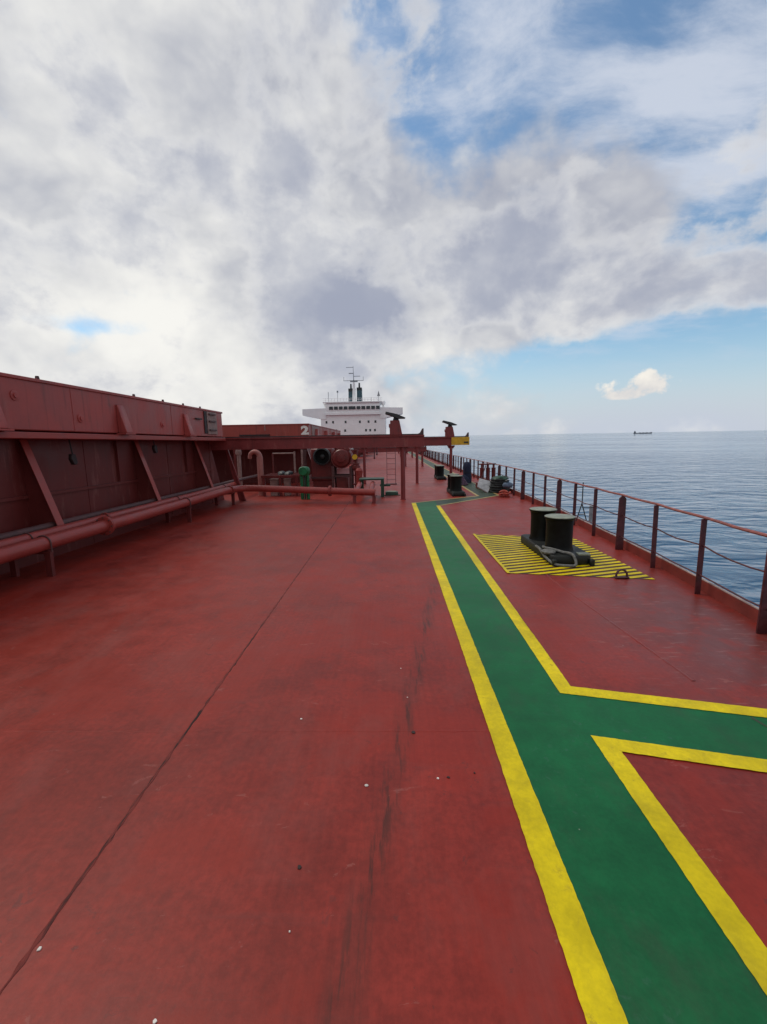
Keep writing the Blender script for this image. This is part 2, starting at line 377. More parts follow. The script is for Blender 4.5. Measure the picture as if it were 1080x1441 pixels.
def sea_material():
    m = bpy.data.materials.new('sea_water'); m.use_nodes = True
    nt = m.node_tree; t = NT(nt); b = nt.nodes['Principled BSDF']
    co = t.coord('Object')
    b.inputs['Base Color'].default_value = (0.020, 0.090, 0.180, 1)
    b.inputs['Roughness'].default_value = 0.04
    b.inputs['IOR'].default_value = 1.333
    b.inputs['Specular IOR Level'].default_value = 0.5
    a = t.noise(t.mapv(co, rot=(0, 0, rad(14)), sc=(0.75, 1.5, 1)), 0.045, 3, 0.5, 0.3)
    w1 = t.noise(t.mapv(co, rot=(0, 0, rad(8)), sc=(0.7, 1.25, 1)), 0.17, 3, 0.50, 0.6)
    w2 = t.noise(t.mapv(co, rot=(0, 0, rad(-12)), sc=(0.8, 1.3, 1)), 0.75, 5, 0.6, 0.5)
    gust = t.noise(t.mapv(co, sc=(0.4, 1, 1)), 0.0045, 5, 0.6).smooth(0.36, 0.62, 0.28, 1.25)
    h = a * 1.5 + (w1 * 3.6 + w2 * 0.26) * gust
    bn = nt.nodes.new('ShaderNodeBump'); bn.inputs['Strength'].default_value = 1.0; bn.inputs['Distance'].default_value = 0.62
    nt.links.new(h.s, bn.inputs['Height']); nt.links.new(bn.outputs[0], b.inputs['Normal'])
    return m
MATS['sea_water'] = sea_material()

# ------------------------------------------------------------------ mesh helpers
COL = scene.collection
class MB:
    def __init__(s): s.v, s.f = [], []
    def add(s, vs, fs):
        o = len(s.v); s.v += [tuple(p) for p in vs]; s.f += [tuple(i + o for i in f) for f in fs]; return s
    def box(s, x0, x1, y0, y1, z0, z1):
        return s.add([(x0, y0, z0), (x1, y0, z0), (x1, y1, z0), (x0, y1, z0), (x0, y0, z1), (x1, y0, z1), (x1, y1, z1), (x0, y1, z1)],
                     [(0, 3, 2, 1), (4, 5, 6, 7), (0, 1, 5, 4), (1, 2, 6, 5), (2, 3, 7, 6), (3, 0, 4, 7)])
    def prism(s, poly, d, axis):
        """poly: 2-D outline; extruded between d[0] and d[1] along axis ('x': poly is (y,z); 'y': (x,z); 'z': (x,y))"""
        n = len(poly); vs = []
        for t in d:
            for a, b in poly:
                vs.append({'x': (t, a, b), 'y': (a, t, b), 'z': (a, b, t)}[axis])
        fs = [tuple(range(n)), tuple(range(2 * n - 1, n - 1, -1))]
        for i in range(n):
            j = (i + 1) % n; fs.append((i, i + n, j + n, j))
        return s.add(vs, fs)
    def cyl(s, p0, p1, r0, r1=None, seg=16, cap=True):
        r1 = r0 if r1 is None else r1
        p0, p1 = Vector(p0), Vector(p1); a = (p1 - p0).normalized()
        q = a.orthogonal().normalized(); w = a.cross(q); vs = []
        for p, r in ((p0, r0), (p1, r1)):
            for i in range(seg):
                t = 2 * math.pi * i / seg
                vs.append(p + (q * math.cos(t) + w * math.sin(t)) * r)
        fs = [(i, (i + 1) % seg, seg + (i + 1) % seg, seg + i) for i in range(seg)]
        if cap: fs += [tuple(range(seg - 1, -1, -1)), tuple(range(seg, 2 * seg))]
        return s.add(vs, fs)
    def tube(s, pts, r, seg=10, closed=False):
        pts = [Vector(p) for p in pts]; n = len(pts); vs = []; up = None
        for i in range(n):
            if closed: a = pts[(i + 1) % n] - pts[i - 1]
            else: a = pts[min(i + 1, n - 1)] - pts[max(i - 1, 0)]
            a.normalize()
            if up is None: up = a.orthogonal().normalized()
            up = (up - a * up.dot(a)).normalized(); w = a.cross(up)
            rr = r[i] if isinstance(r, (list, tuple)) else r
            for k in range(seg):
                t = 2 * math.pi * k / seg
                vs.append(pts[i] + (up * math.cos(t) + w * math.sin(t)) * rr)
        fs = []
        for i in range(n if closed else n - 1):
            j = (i + 1) % n
            for k in range(seg):
                l = (k + 1) % seg; fs.append((i * seg + k, i * seg + l, j * seg + l, j * seg + k))
        if not closed: fs += [tuple(range(seg - 1, -1, -1)), tuple(range((n - 1) * seg, n * seg))]
        return s.add(vs, fs)
    def lathe(s, c, prof, seg=24, axis='z'):
        """prof: (radius, height) pairs from c along axis"""
        vs = []; c = Vector(c)
        for r, h in prof:
            for i in range(seg):
                t = 2 * math.pi * i / seg; a, b = r * math.cos(t), r * math.sin(t)
                vs.append(c + Vector({'z': (a, b, h), 'y': (a, h, b), 'x': (h, a, b)}[axis]))
        fs = []
        for k in range(len(prof) - 1):
            for i in range(seg):
                j = (i + 1) % seg; fs.append((k * seg + i, k * seg + j, (k + 1) * seg + j, (k + 1) * seg + i))
        fs += [tuple(range(seg - 1, -1, -1)), tuple(range((len(prof) - 1) * seg, len(prof) * seg))]
        return s.add(vs, fs)
    def heap(s, c, rx, ry, rz, seg=18, ring=8, jag=0.18, seed=1):
        """a lumpy dome resting on c.z"""
        rnd = random.Random(seed); vs = []
        for k in range(ring + 1):
            ph = math.pi / 2 * k / ring
            for i in range(seg):
                t = 2 * math.pi * i / seg; j = 1 + rnd.uniform(-jag, jag)
                vs.append((c[0] + rx * math.cos(ph) * math.cos(t) * j, c[1] + ry * math.cos(ph) * math.sin(t) * j,
                           c[2] + rz * math.sin(ph) * (1 + rnd.uniform(-jag, jag) * 0.6)))
        fs = []
        for k in range(ring):
            for i in range(seg):
                j = (i + 1) % seg; fs.append((k * seg + i, k * seg + j, (k + 1) * seg + j, (k + 1) * seg + i))
        fs += [tuple(range(seg - 1, -1, -1)), tuple(range(ring * seg, (ring + 1) * seg))]
        return s.add(vs, fs)
    def build(s, name, m, parent=None, bevel=0.0, smooth=True):
        off = Vector((0, 0, 0))
        q = parent
        while q is not None: off += q.location; q = q.parent
        me = bpy.data.meshes.new(name)
        bm = bmesh.new()
        vv = [bm.verts.new(Vector(p) - off) for p in s.v]
        for f in s.f:
            try: bm.faces.new([vv[i] for i in f])
            except ValueError: pass
        bmesh.ops.recalc_face_normals(bm, faces=bm.faces)
        if bevel:
            es = [e for e in bm.edges if len(e.link_faces) == 2 and e.calc_face_angle() > rad(35)]
            bmesh.ops.bevel(bm, geom=es, offset=bevel, segments=1, affect='EDGES', profile=0.5, clamp_overlap=True)
        bm.to_mesh(me); bm.free()
        if smooth:
            me.polygons.foreach_set('use_smooth', [True] * len(me.polygons))
            me.set_sharp_from_angle(angle=rad(38))
        me.materials.append(MATS[m])
        o = bpy.data.objects.new(name, me); COL.objects.link(o)
        if parent is not None: o.parent = parent
        return o

def tag(o, label=None, cat=None, group=None, kind=None):
    if label: o['label'] = label
    if cat: o['category'] = cat
    if group: o['group'] = group
    if kind: o['kind'] = kind
    return o
def thing(name, loc, label, cat, group=None):
    o = bpy.data.objects.new(name, None); COL.objects.link(o); o.location = loc; o.empty_display_size = 0.2
    return tag(o, label, cat, group)
def copy_tree(o, parent=None):
    c = o.copy(); COL.objects.link(c)
    if parent is not None: c.parent = parent
    for ch in list(o.children): copy_tree(ch, c)
    return c

# ------------------------------------------------------------------ sea
m = MB()
def rows(far=70000.0):
    r = [-far, -6000, -900, -150, 0, 150, 400, 900, 2000, 6000, 20000, far]; return r
ys = rows(); xs = rows()
for i in range(len(ys) - 1):
    for j in range(len(xs) - 1):
        o = len(m.v); m.v += [(xs[j], ys[i], 0), (xs[j + 1], ys[i], 0), (xs[j + 1], ys[i + 1], 0), (xs[j], ys[i + 1], 0)]
        m.f.append((o, o + 1, o + 2, o + 3))
sea = m.build('sea', 'sea_water', smooth=False)
sea.location = (0, 0, -13.5); sea.rotation_euler = (TRIM, 0, 0)
tag(sea, kind='structure')

# ------------------------------------------------------------------ deck
RAILX = [(-14, 1.0), (-6, 2.55), (0, 3.55), (4.8, 4.16), (6.1, 4.31), (7.45, 4.44), (8.8, 4.53), (11.3, 4.67), (13, 4.77), (15.2, 4.85),
         (18, 4.90), (26, 4.95), (165, 4.95)]
def railx(y):
    for (a, xa), (b, xb) in zip(RAILX, RAILX[1:]):
        if y <= b: return xa + (xb - xa) * (y - a) / (b - a)
    return RAILX[-1][1]
EDGE = 0.15
DY = [-14, -6, 0, 2.5, 4.8, 6.1, 7.45, 8.8, 11.3, 13, 15.2, 18, 26, 60, 165]
m = MB()
right = [(railx(y) + EDGE, y) for y in DY]; left = [(-26 - x, y) for x, y in right]
n = len(DY)
m.v = [(x, y, 0) for x, y in right] + [(x, y, 0) for x, y in left]
m.f = [(i, i + 1, n + i + 1, n + i) for i in range(n - 1)]
deck = m.build('deck', 'deck_red', smooth=False); tag(deck, kind='structure', label='red painted steel main deck of the ship')
# hull sides below the deck edge
m = MB()
for side in (right, left):
    o = len(m.v)
    m.v += [(x, y, -0.01) for x, y in side] + [(x, y, -18.0) for x, y in side]
    m.f += [(o + i, o + i + 1, o + n + i + 1, o + n + i) for i in range(n - 1)]
o = len(m.v)
m.v += [(right[-1][0], 165, -0.01), (left[-1][0], 165, -0.01), (left[-1][0], 165, -18), (right[-1][0], 165, -18),
        (right[0][0], -14, -0.01), (left[0][0], -14, -0.01), (left[0][0], -14, -18), (right[0][0], -14, -18)]
m.f += [(o, o + 1, o + 2, o + 3), (o + 4, o + 5, o + 6, o + 7)]
hull = m.build('hull', 'hull_dark', smooth=False); tag(hull, kind='structure')
# upright plate along the deck edge
m = MB()
gy = [y for y in DY]
for k in range(len(gy) - 1):
    (xa, ya), (xb, yb) = right[k], right[k + 1]
    z0, z1, w = -0.12, 0.165, 0.022
    o = len(m.v)
    m.v += [(xa - w, ya, z0), (xa + .004, ya, z0), (xa + .004, ya, z1), (xa - w, ya, z1), (xb - w, yb, z0), (xb + .004, yb, z0), (xb + .004, yb, z1), (xb - w, yb, z1)]
    m.f += [(o, o + 4, o + 7, o + 3), (o + 3, o + 7, o + 6, o + 2), (o + 2, o + 6, o + 5, o + 1), (o + 1, o + 5, o + 4, o)]
m.build('gunwale_plate', 'gunwale_red', deck, smooth=False)

m = MB()
for k in range(len(gy) - 1):
    (xa, ya), (xb, yb) = right[k], right[k + 1]
    m.cyl((xa - 0.009, ya, 0.168), (xb - 0.009, yb, 0.168), 0.016, seg=8)
m.build('gunwale_edge', 'edge_pale', deck)
# painted lines: strips with slightly ragged hand-painted edges
def resample(pl):
    out = [Vector(pl[0])]
    for a, b in zip(pl, pl[1:]):
        a, b = Vector(a), Vector(b); L = (b - a).length; d = 0.0
        while d < L:
            y = (a + (b - a) * (d / L)).y
            d += 0.022 if y < 5 else (0.10 if y < 12 else 1.0)
            out.append(a + (b - a) * (min(d, L) / L))
    return out
def strip(pl, w, z, jag=0.0020, seed=0):
    """strip lying to the right of the polyline (as one walks along it)"""
    rnd = random.Random(seed)
    pl = [Vector(p) for p in pl]; off = []
    for i, p in enumerate(pl):
        ns = []
        if i > 0: d = (p - pl[i - 1]).normalized(); ns.append(Vector((d.y, -d.x)))
        if i < len(pl) - 1: d = (pl[i + 1] - p).normalized(); ns.append(Vector((d.y, -d.x)))
        nn = sum(ns, Vector((0, 0))).normalized()
        off.append(p + nn * (w / max(nn.dot(ns[0]), 0.3)))
    m = MB()
    for i in range(len(pl) - 1):
        A = resample([pl[i], pl[i + 1]]); k = len(A) - 1
        B = [off[i] + (off[i + 1] - off[i]) * (j / k) for j in range(k + 1)]
        d = (pl[i + 1] - pl[i]).normalized(); nn = Vector((d.y, -d.x)); o = len(m.v)
        ja = jb = 0.0
        for j in range(k + 1):
            ends = j in (0, k)
            ja = ja * 0.35 + rnd.uniform(-jag, jag); jb = jb * 0.35 + rnd.uniform(-jag, jag)
            a = A[j] + nn * (0 if ends else ja); b = B[j] + nn * (0 if ends else jb)
            m.v += [(a.x, a.y, z), (b.x, b.y, z)]
        m.f += [(o + 2 * j, o + 2 * j + 1, o + 2 * j + 3, o + 2 * j + 2) for j in range(k)]
    return m
g = MB()
poly = [(0.78, -3), (0.78, 5), (0.73, 16.0), (1.56, 16.57), (1.56, 15.26), (1.50, 3.64), (3.98, 3.06), (3.90, 2.40), (1.52, 2.96), (1.52, -3)]
g.v = [(x, y, 0.004) for x, y in poly]; g.f = [tuple(range(len(poly)))]
g.build('walkway_paint', 'walkway_green', deck, smooth=False)
g = MB()
poly = [(1.56, 16.57), (3.46, 17.86), (3.36, 60), (3.36, 140), (4.26, 140), (4.26, 60), (4.28, 17.98), (3.36, 17.08), (1.56, 15.26)]
g.v = [(x, y, 0.004) for x, y in poly]; g.f = [tuple(range(len(poly)))]
g.build('walkway_paint', 'walkway_worn', deck, smooth=False)['label'] = 'dirty worn part of the green walkway beyond its bend'
strip([(0.71, -3), (0.71, 5), (0.66, 16.05)], 0.155, 0.008, seed=1).build('yellow_line', 'line_yellow', deck, smooth=False)
strip([(0.66, 16.06), (3.38, 17.9), (3.28, 60), (3.28, 140)], 0.11, 0.0084, seed=1).build('yellow_line', 'line_faded', deck, smooth=False)
strip([(4.32, 140), (4.32, 60), (4.35, 17.95), (3.40, 17.0), (1.66, 15.26)], 0.10, 0.0084, seed=2).build('yellow_line', 'line_faded', deck, smooth=False)
strip([(1.62, 15.27), (1.575, 3.71), (4.02, 3.12)], 0.135, 0.008, seed=2).build('yellow_line', 'line_yellow', deck, smooth=False)
strip([(1.595, -3), (1.595, 2.86), (3.86, 2.32)], -0.14, 0.008, seed=3).build('yellow_line', 'line_yellow', deck, smooth=False)

# striped keep-clear panel under the bollard
def clip(poly, inside, cut):
    out = []
    for i in range(len(poly)):
        a, b = poly[i - 1], poly[i]
        ia, ib = inside(a), inside(b)
        if ib:
            if not ia: out.append(cut(a, b))
            out.append(b)
        elif ia: out.append(cut(a, b))
    return out
HZ = [(1.91, 7.19), (4.10, 6.77), (4.06, 9.80), (1.91, 10.38)]
p = MB(); p.v = [(x, y, 0.004) for x, y in HZ]; p.f = [(0, 1, 2, 3)]
panel = p.build('hazard_panel', 'stripe_black', deck, smooth=False)
sl = 0.30; per = 0.168; wd = 0.088
k0 = 6.77 - sl * 4.1; k = k0
while k < 10.5:
    q = list(HZ)
    for sgn, c in ((1, k), (-1, k + wd)):
        fn = lambda pt, sgn=sgn, c=c: sgn * (pt[1] - sl * pt[0] - c)
        def cut(a, b, fn=fn):
            fa, fb = fn(a), fn(b); t = fa / (fa - fb); return (a[0] + (b[0] - a[0]) * t, a[1] + (b[1] - a[1]) * t)
        if q: q = clip(q, lambda pt, fn=fn: fn(pt) >= 0, cut)
    if len(q) >= 3:
        s = MB(); s.v = [(x, y, 0.008) for x, y in q]; s.f = [tuple(range(len(q)))]
        s.build('yellow_stripe', 'line_yellow', panel, smooth=False)
    k += per
strip([(1.89, 7.18), (1.89, 10.40)], 0.05, 0.012, 0.003, 8).build('yellow_border', 'line_yellow', panel, smooth=False)

# weld seams between deck plates: low raised beads
def seam(pts, w=0.03, h=0.006, seed=0):
    rnd = random.Random(seed); m = MB(); n = 0
    for a, b in zip(pts, pts[1:]):
        a, b = Vector(a), Vector(b); L = (b - a).length; st = max(2, int(L / 0.05)); d = (b - a).normalized(); nn = Vector((d.y, -d.x))
        o = len(m.v)
        for j in range(st + 1):
            c = a + (b - a) * (j / st) + nn * rnd.uniform(-0.003, 0.003); ww = w * rnd.uniform(0.5, 1.5)
            for s_, z in ((-1, 0.0005), (-0.45, h), (0.45, h), (1, 0.0005)):
                q = c + nn * (s_ * ww); m.v.append((q.x, q.y, z))
        for j in range(st):
            for i in range(3): m.f.append((o + 4 * j + i, o + 4 * j + i + 1, o + 4 * j + i + 5, o + 4 * j + i + 4))
    return m
seam([(-1.63, -3), (-1.64, 4), (-1.68, 17.0)], 0.011, 0.004, 1).build('weld_seam', 'seam_red', deck)
seam([(2.72, 3.80), (2.53, 6.5), (2.44, 13.6), (2.40, 15.9)], 0.016, 0.005, 2).build('weld_seam', 'deck_red', deck)
sb_ = seam([(2.81, 3.25), (2.93, 2.72)], 0.012, 0.005, 3); sb_.v = [(a_, b_, c_ + 0.0045) for a_, b_, c_ in sb_.v]; sb_.build('weld_seam', 'walkway_worn', deck)
for i, yy in enumerate((3.12, 9.3, 14.6)):
    seam([(-5.6, yy), (0.69, yy - 0.02)], 0.012, 0.0012, 5 + i).build('weld_seam', 'deck_red', deck)

# ------------------------------------------------------------------ accommodation block, far aft
def superstructure():
    Y = 150.0
    t = thing('accommodation_block', (-13.1, Y, 0), 'white accommodation block with bridge wings, mast and funnels, far aft', 'superstructure')
    tower = MB().box(-24, -2.3, Y, Y + 14, 0.0, 11.6).build('tower', 'white_paint', t)
    MB().box(-22.3, -3.9, Y - 0.9, Y + 12, 11.62, 12.4).build('bridge_deck', 'white_paint', t)
    wh = MB().prism([(Y - 0.6, 12.42), (Y - 1.0, 14.4), (Y - 0.5, 15.5), (Y + 10, 15.5), (Y + 10, 12.42)], (-22.0, -4.2), 'x').build('wheelhouse', 'white_paint', t)
    x = -20.9
    for k in range(10):
        w = 1.25 if k != 4 else 2.3
        MB().box(x, x + w, Y - 1.04, Y - 0.74, 13.35, 14.35).build('window', 'lens_glass', wh); x += w + 0.36
    MB().box(-22.9, -3.4, Y - 1.3, Y + 10.4, 15.52, 15.85).build('roof', 'white_paint', t)
    for sx, xa, xb in ((-1, -30.0, -22.02), (1, -4.18, 3.46)):
        outer, inner = (xa, xb) if sx < 0 else (xb, xa)
        MB().prism([(outer, 11.7), (outer, 13.7), (inner, 13.9), (inner, 10.4), (inner + sx * 1.8, 10.4)], (Y - 0.2, Y + 4), 'y').build('bridge_wing', 'white_paint', t)
    for row, xs_ in ((8.9, (-22.4, -20.2, -16.0, -11.2, -8.3, -6.0)), (6.1, (-20.8, -19.2, -16.2, -9.2, -7.8, -6.2))):
        for xx in xs_:
            f = MB().box(xx, xx + 0.62, Y - 0.05, Y - 0.003, row, row + 0.8).build('window', 'lens_glass', t)
    for row in (2.6,):
        for xx in (-21, -17, -12, -8, -5): MB().box(xx, xx + 0.6, Y - 0.05, Y - 0.003, row, row + 0.8).build('window', 'lens_glass', t)
    # mast
    ms = MB().prism([(-13.45, 15.86), (-12.15, 15.86), (-12.45, 22.4), (-13.1, 22.4)], (Y + 2.0, Y + 2.8), 'y').build('mast', 'white_paint', t)
    MB().cyl((-12.78, Y + 2.4, 22.4), (-12.9, Y + 2.4, 27.7), 0.14, 0.06, 8).build('topmast', 'mast_grey', ms)
    for z, xa, xb, w in ((22.5, -14.0, -11.5, 0.5), (22.9, -16.2, -9.5, 0.12), (25.2, -14.4, -12.8, 0.22), (24.3, -12.8, -10.6, 0.14), (27.2, -15.2, -12.8, 0.10)):
        MB().box(xa, xb, Y + 2.2, Y + 2.6, z, z + w).build('yard', 'mast_grey', ms)
    for xx in (-16.1, -9.6): MB().cyl((xx, Y + 2.4, 22.9), (xx, Y + 2.4, 24.2), 0.07, seg=6).build('antenna', 'mast_grey', ms)
    # funnels
    for xa, xb, z, pk in ((-15.1, -13.4, 20.6, -14.2), (-12.2, -10.4, 20.9, -11.3)):
        f = MB().prism([(xa, 15.86), (xb, 15.86), (xb - 0.1, z), (xa + 0.1, z)], (Y + 6, Y + 9), 'y').build('funnel', 'funnel_blue', t)
        MB().box(xa + 0.05, xb - 0.05, Y + 5.9, Y + 9.1, z - 0.7, z + 0.25).build('funnel_top', 'dark_steel', f)
        MB().cyl((pk, Y + 7, z), (pk, Y + 7, z + 1.9), 0.34, 0.26, 10).build('exhaust_pipe', 'dark_steel', f)
    MB().cyl((-12.95, Y + 7, 15.86), (-12.95, Y + 7, 20.9), 0.3, seg=10).build('exhaust_pipe', 'funnel_blue', t)
    for xx, z, r in ((-21.3, 19.3, 0.10), (-18.2, 19.2, 0.07), (-4.6, 18.9, 0.08), (-10, 17.6, .06), (-7, 17.4, .06)):
        MB().cyl((xx, Y + 1, 15.86), (xx, Y + 1, z), r, seg=6).build('antenna', 'mast_grey', t)
    MB().cyl((-18.2, Y + 1, 19.0), (-18.2, Y + 1, 19.6), 0.28, seg=8).build('lamp', 'mast_grey', t)
    MB().prism([(-5.0, 17.6), (-4.0, 17.6), (-4.5, 19.4)], (Y + 0.8, Y + 1.2), 'y').build('radar_reflector', 'grey_steel', t)
    for xx, r in ((-3.0, 0.75), (-22.6, 0.6)):
        MB().lathe((xx, Y + 2, 13.9), [(0.3, 0), (0.3, 0.8), (r, 1.2), (r, 1.7), (r * 0.7, 2.2), (0.05, 2.4)], 12).build('antenna_dome', 'white_paint', t)
    # roof rail
    rl = MB()
    for xx in range(-22, -3): rl.cyl((xx, Y - 1.2, 15.86), (xx, Y - 1.2, 16.9), 0.05, seg=5)
    for z in (16.4, 16.9): rl.cyl((-22.8, Y - 1.2, z), (-3.4, Y - 1.2, z), 0.05, seg=5)
    rl.build('roof_rail', 'white_paint', t)
superstructure()

# ------------------------------------------------------------------ hatches
def hatch(xs_, y0, y1, z_sh, z_top, label_cover, label_coam, stays, paint='cover_red_lit', width=14.0):
    """xs_: the side facing the walkway; the hatch runs width metres to the other side"""
    xl = xs_ - width
    c = thing('hatch_cover', (xs_, (y0 + y1) / 2, z_sh), label_cover, 'hatch cover')
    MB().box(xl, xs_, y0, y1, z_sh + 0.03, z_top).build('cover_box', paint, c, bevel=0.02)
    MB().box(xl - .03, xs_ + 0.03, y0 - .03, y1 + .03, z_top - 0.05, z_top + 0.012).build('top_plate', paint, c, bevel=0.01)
    k = thing('hatch_coaming', (xs_, (y0 + y1) / 2, 0), label_coam, 'hatch coaming')
    xc = xs_ - 0.58
    MB().box(xl + 0.58, xc, y0 + 0.5, y1 - 0.02, 0.0, z_sh - 0.12).build('coaming_plate', 'hatch_red_shaded', k)
    MB().prism([(xl - .06, z_sh - 0.115), (xs_ + 0.06, z_sh - 0.115), (xs_ + 0.06, z_sh), (xl - .06, z_sh)], (y0 - 0.06, y1 + 0.10), 'y').build('rest_bar', 'pipe_red', k, bevel=0.012)  # brighter red than the coaming stands in for light caught on the bar
    MB().box(xc, xc + 0.05, y0 + 0.5, y1 - 0.02, 1.27, 1.33).build('stiffener', 'hatch_red_shaded', k)
    for ys_ in stays:
        st = MB().prism([(xc, z_sh - 0.12), (xc + 0.07, z_sh - 0.12), (xs_ + 0.02, 0.66), (xs_ + 0.02, 0.56), (xc, 0.20)], (ys_ - 0.008, ys_ + 0.008), 'y').build('stay', 'hatch_red_shaded', k)
        a, b = Vector((xc + 0.07, ys_, z_sh - 0.12)), Vector((xs_ + 0.02, ys_, 0.66))
        d = (b - a).normalized(); nn = Vector((-d.z, 0, d.x)) * 0.02
        if nn.x < 0: nn = -nn
        w = 0.085
        f = MB(); f.add([a + Vector((0, s_ * w, 0)) + q * nn * 0.5 for q in (0.05, 1) for s_ in (-1, 1)] + [b + Vector((0, s_ * w, 0)) + q * nn * 0.5 for q in (0.05, 1) for s_ in (-1, 1)],
                        [(0, 1, 5, 4), (2, 6, 7, 3), (0, 4, 6, 2), (1, 3, 7, 5), (0, 2, 3, 1), (4, 5, 7, 6)])
        f.build('face_bar', 'pipe_red', st)
    return c, k
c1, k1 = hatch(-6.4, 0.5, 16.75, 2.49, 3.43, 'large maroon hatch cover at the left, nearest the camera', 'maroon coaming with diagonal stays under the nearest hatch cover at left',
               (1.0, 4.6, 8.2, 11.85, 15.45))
# brackets, lugs and locking gear on the near cover's side
for y_ in (3.2, 7.0, 10.45, 13.75):
    b = MB().prism([(-6.40, 2.525), (-6.20, 2.525), (-6.20, 2.57), (-6.36, 3.18), (-6.40, 3.18)], (y_ - 0.13, y_ + 0.13), 'y').build('side_bracket', 'cover_red_lit', c1, bevel=0.012)
    MB().box(-6.40, -6.18, y_ - 0.20, y_ + 0.20, 2.495, 2.522).build('bracket_foot', 'cover_red_lit', b)
for y_ in (7.55, 9.1, 12.35):
    MB().lathe((-6.41, y_, 2.80 if y_ > 8 else 3.1), [(0.09, 0), (0.09, 0.025), (0.045, 0.03), (0.045, 0.05)], 14, 'x').build('side_boss', 'cover_red_lit', c1)
for y_ in (4.5, 8.1, 11.1, 12.5, 13.7, 14.9):
    MB().prism([(y_ - 0.035, 3.44), (y_ + 0.035, 3.44), (y_ + 0.02, 3.495), (y_ - 0.02, 3.495)], (-6.42, -6.38), 'x').build('lug', 'cable_dark', c1)
for y_ in (5.2, 8.9, 12.9):
    MB().box(-6.402, -6.393, y_ - 0.008, y_ + 0.008, 2.53, 3.37).build('weld_bead', 'cover_red_lit', c1)
for y_ in (3.1, 6.3, 9.9, 13.6):
    MB().box(-6.982, -6.971, y_ - 0.010, y_ + 0.010, 0.0, 2.36).build('weld_bead', 'hatch_red_shaded', k1)
    MB().box(-6.98, -6.90, y_ + 1.1, y_ + 1.115, 1.34, 2.36).build('stiffener', 'hatch_red_shaded', k1)
# corner recess with flaking plate
MB().box(-6.402, -6.372, 15.12, 15.32, 2.62, 3.36).build('corner_slot', 'cleat_dark', c1)
cp = MB().box(-6.402, -6.355, 15.33, 16.15, 2.60, 3.36).build('corner_plate', 'pale_paint', c1, bevel=0.01); cp['label'] = 'pale flaking plate at the aft corner of the cover'
for z_ in (2.72, 3.02, 3.26): MB().box(-6.357, -6.30, 15.42, 15.95, z_, z_ + 0.045).build('plate_rib', 'cable_dark', cp)
MB().box(-6.402, -6.33, 14.45, 14.85, 3.06, 3.10).build('handle_bar', 'cleat_dark', c1)
# quick-acting cleats hanging under the rest bar
for y_, zt in ((9.0, 1.86), (12.2, 2.02), (5.6, 1.84)):
    q = MB().cyl((-6.62, y_, 2.38), (-6.60, y_ + 0.02, zt + 0.2), 0.014, seg=8).build('cleat_rod', 'cleat_dark', k1)
    MB().prism([(y_ - 0.05, zt + .22), (y_ + 0.06, zt + .22), (y_ + 0.10, zt + .05), (y_ + 0.07, zt), (y_ - 0.01, zt), (y_ - 0.07, zt + 0.12)], (-6.64, -6.56), 'x').build('cleat_weight', 'cleat_dark', q, bevel=0.01)
# stay standing at the aft end of the coaming
st = MB().prism([(16.75, 2.30), (16.85, 2.30), (17.9, 0.0), (16.75, 0.0)], (-6.99, -6.97), 'x').build('end_stay', 'hatch_red_shaded', k1)
for xx in (-9.5, -12.5, -15.5, -18.5): MB().prism([(16.75, 2.30), (16.82, 2.30), (17.5, 0.0), (16.75, 0.0)], (xx, xx + .02), 'x').build('end_stay', 'hatch_red_shaded', k1)

c2, k2 = hatch(-4.7, 25.0, 40.3, 2.55, 3.33, 'red hatch cover with a white painted number 2', 'dark red coaming under the hatch cover numbered 2',
               (26.2, 29.8, 33.4, 37.0, 39.9), width=16.6, paint='hatch_bright')
MB().box(-21.3, -4.9, 22.6, 24.93, 2.30, 2.42).build('shade_platform', 'hatch_red_shaded', k2)  # platform put in to shade the coaming front; a dark band hinted at one
for xx in (-8.2, -11.5, -15, -18.5): MB().box(xx, xx + 0.12, 22.7, 22.82, 0.0, 2.298).build('platform_post', 'hatch_red_shaded', k2)
cu = bpy.data.curves.new('number_two', 'FONT'); cu.body = '2'; cu.size = 0.62; cu.extrude = 0.004; cu.offset = 0.032
to = bpy.data.objects.new('number_two', cu); COL.objects.link(to)
dg = bpy.context.evaluated_depsgraph_get(); me = bpy.data.meshes.new_from_object(to.evaluated_get(dg)); bpy.data.objects.remove(to)
me.materials.clear(); me.materials.append(MATS['number_white'])
num = bpy.data.objects.new('painted_number', me); COL.objects.link(num); num.parent = c2
num.location = Vector((-5.12, 24.99, 2.76)) - c2.location; num.rotation_euler = (rad(90), 0, 0); num.scale = (1.35, 1.0, 1)
MB().box(-7.18, -7.13, 24.985, 24.999, 3.0, 3.28).build('painted_mark', 'pale_paint', c2)
MB().box(-8.6, -6.9, 24.9, 24.999, 2.70, 2.78).build('end_rail', 'cleat_dark', c2)
for y_ in (27, 31, 35, 38.5):
    MB().prism([(y_ - 0.26, 2.59), (y_ + 0.26, 2.59), (y_ + 0.10, 3.1), (y_ - 0.06, 3.1)], (-4.70, -4.5), 'x').build('side_bracket', 'cover_red_lit', c2)
MB().box(-4.71, -4.66, 25.9, 28.0, 2.7, 3.25).build('corner_plate', 'pale_paint', c2)
names = ('third', 'fourth', 'fifth', 'sixth')
for i, y0 in enumerate((48.0, 71.0, 94.0, 117.0)):
    hatch(-4.7, y0, y0 + 15.3, 2.40, 2.92, names[i] + ' hatch cover along the deck, behind the one numbered 2', names[i] + ' hatch coaming along the deck, behind the one numbered 2',
          (y0 + 1.2, y0 + 5, y0 + 9, y0 + 13) if i < 2 else (), width=16.6)

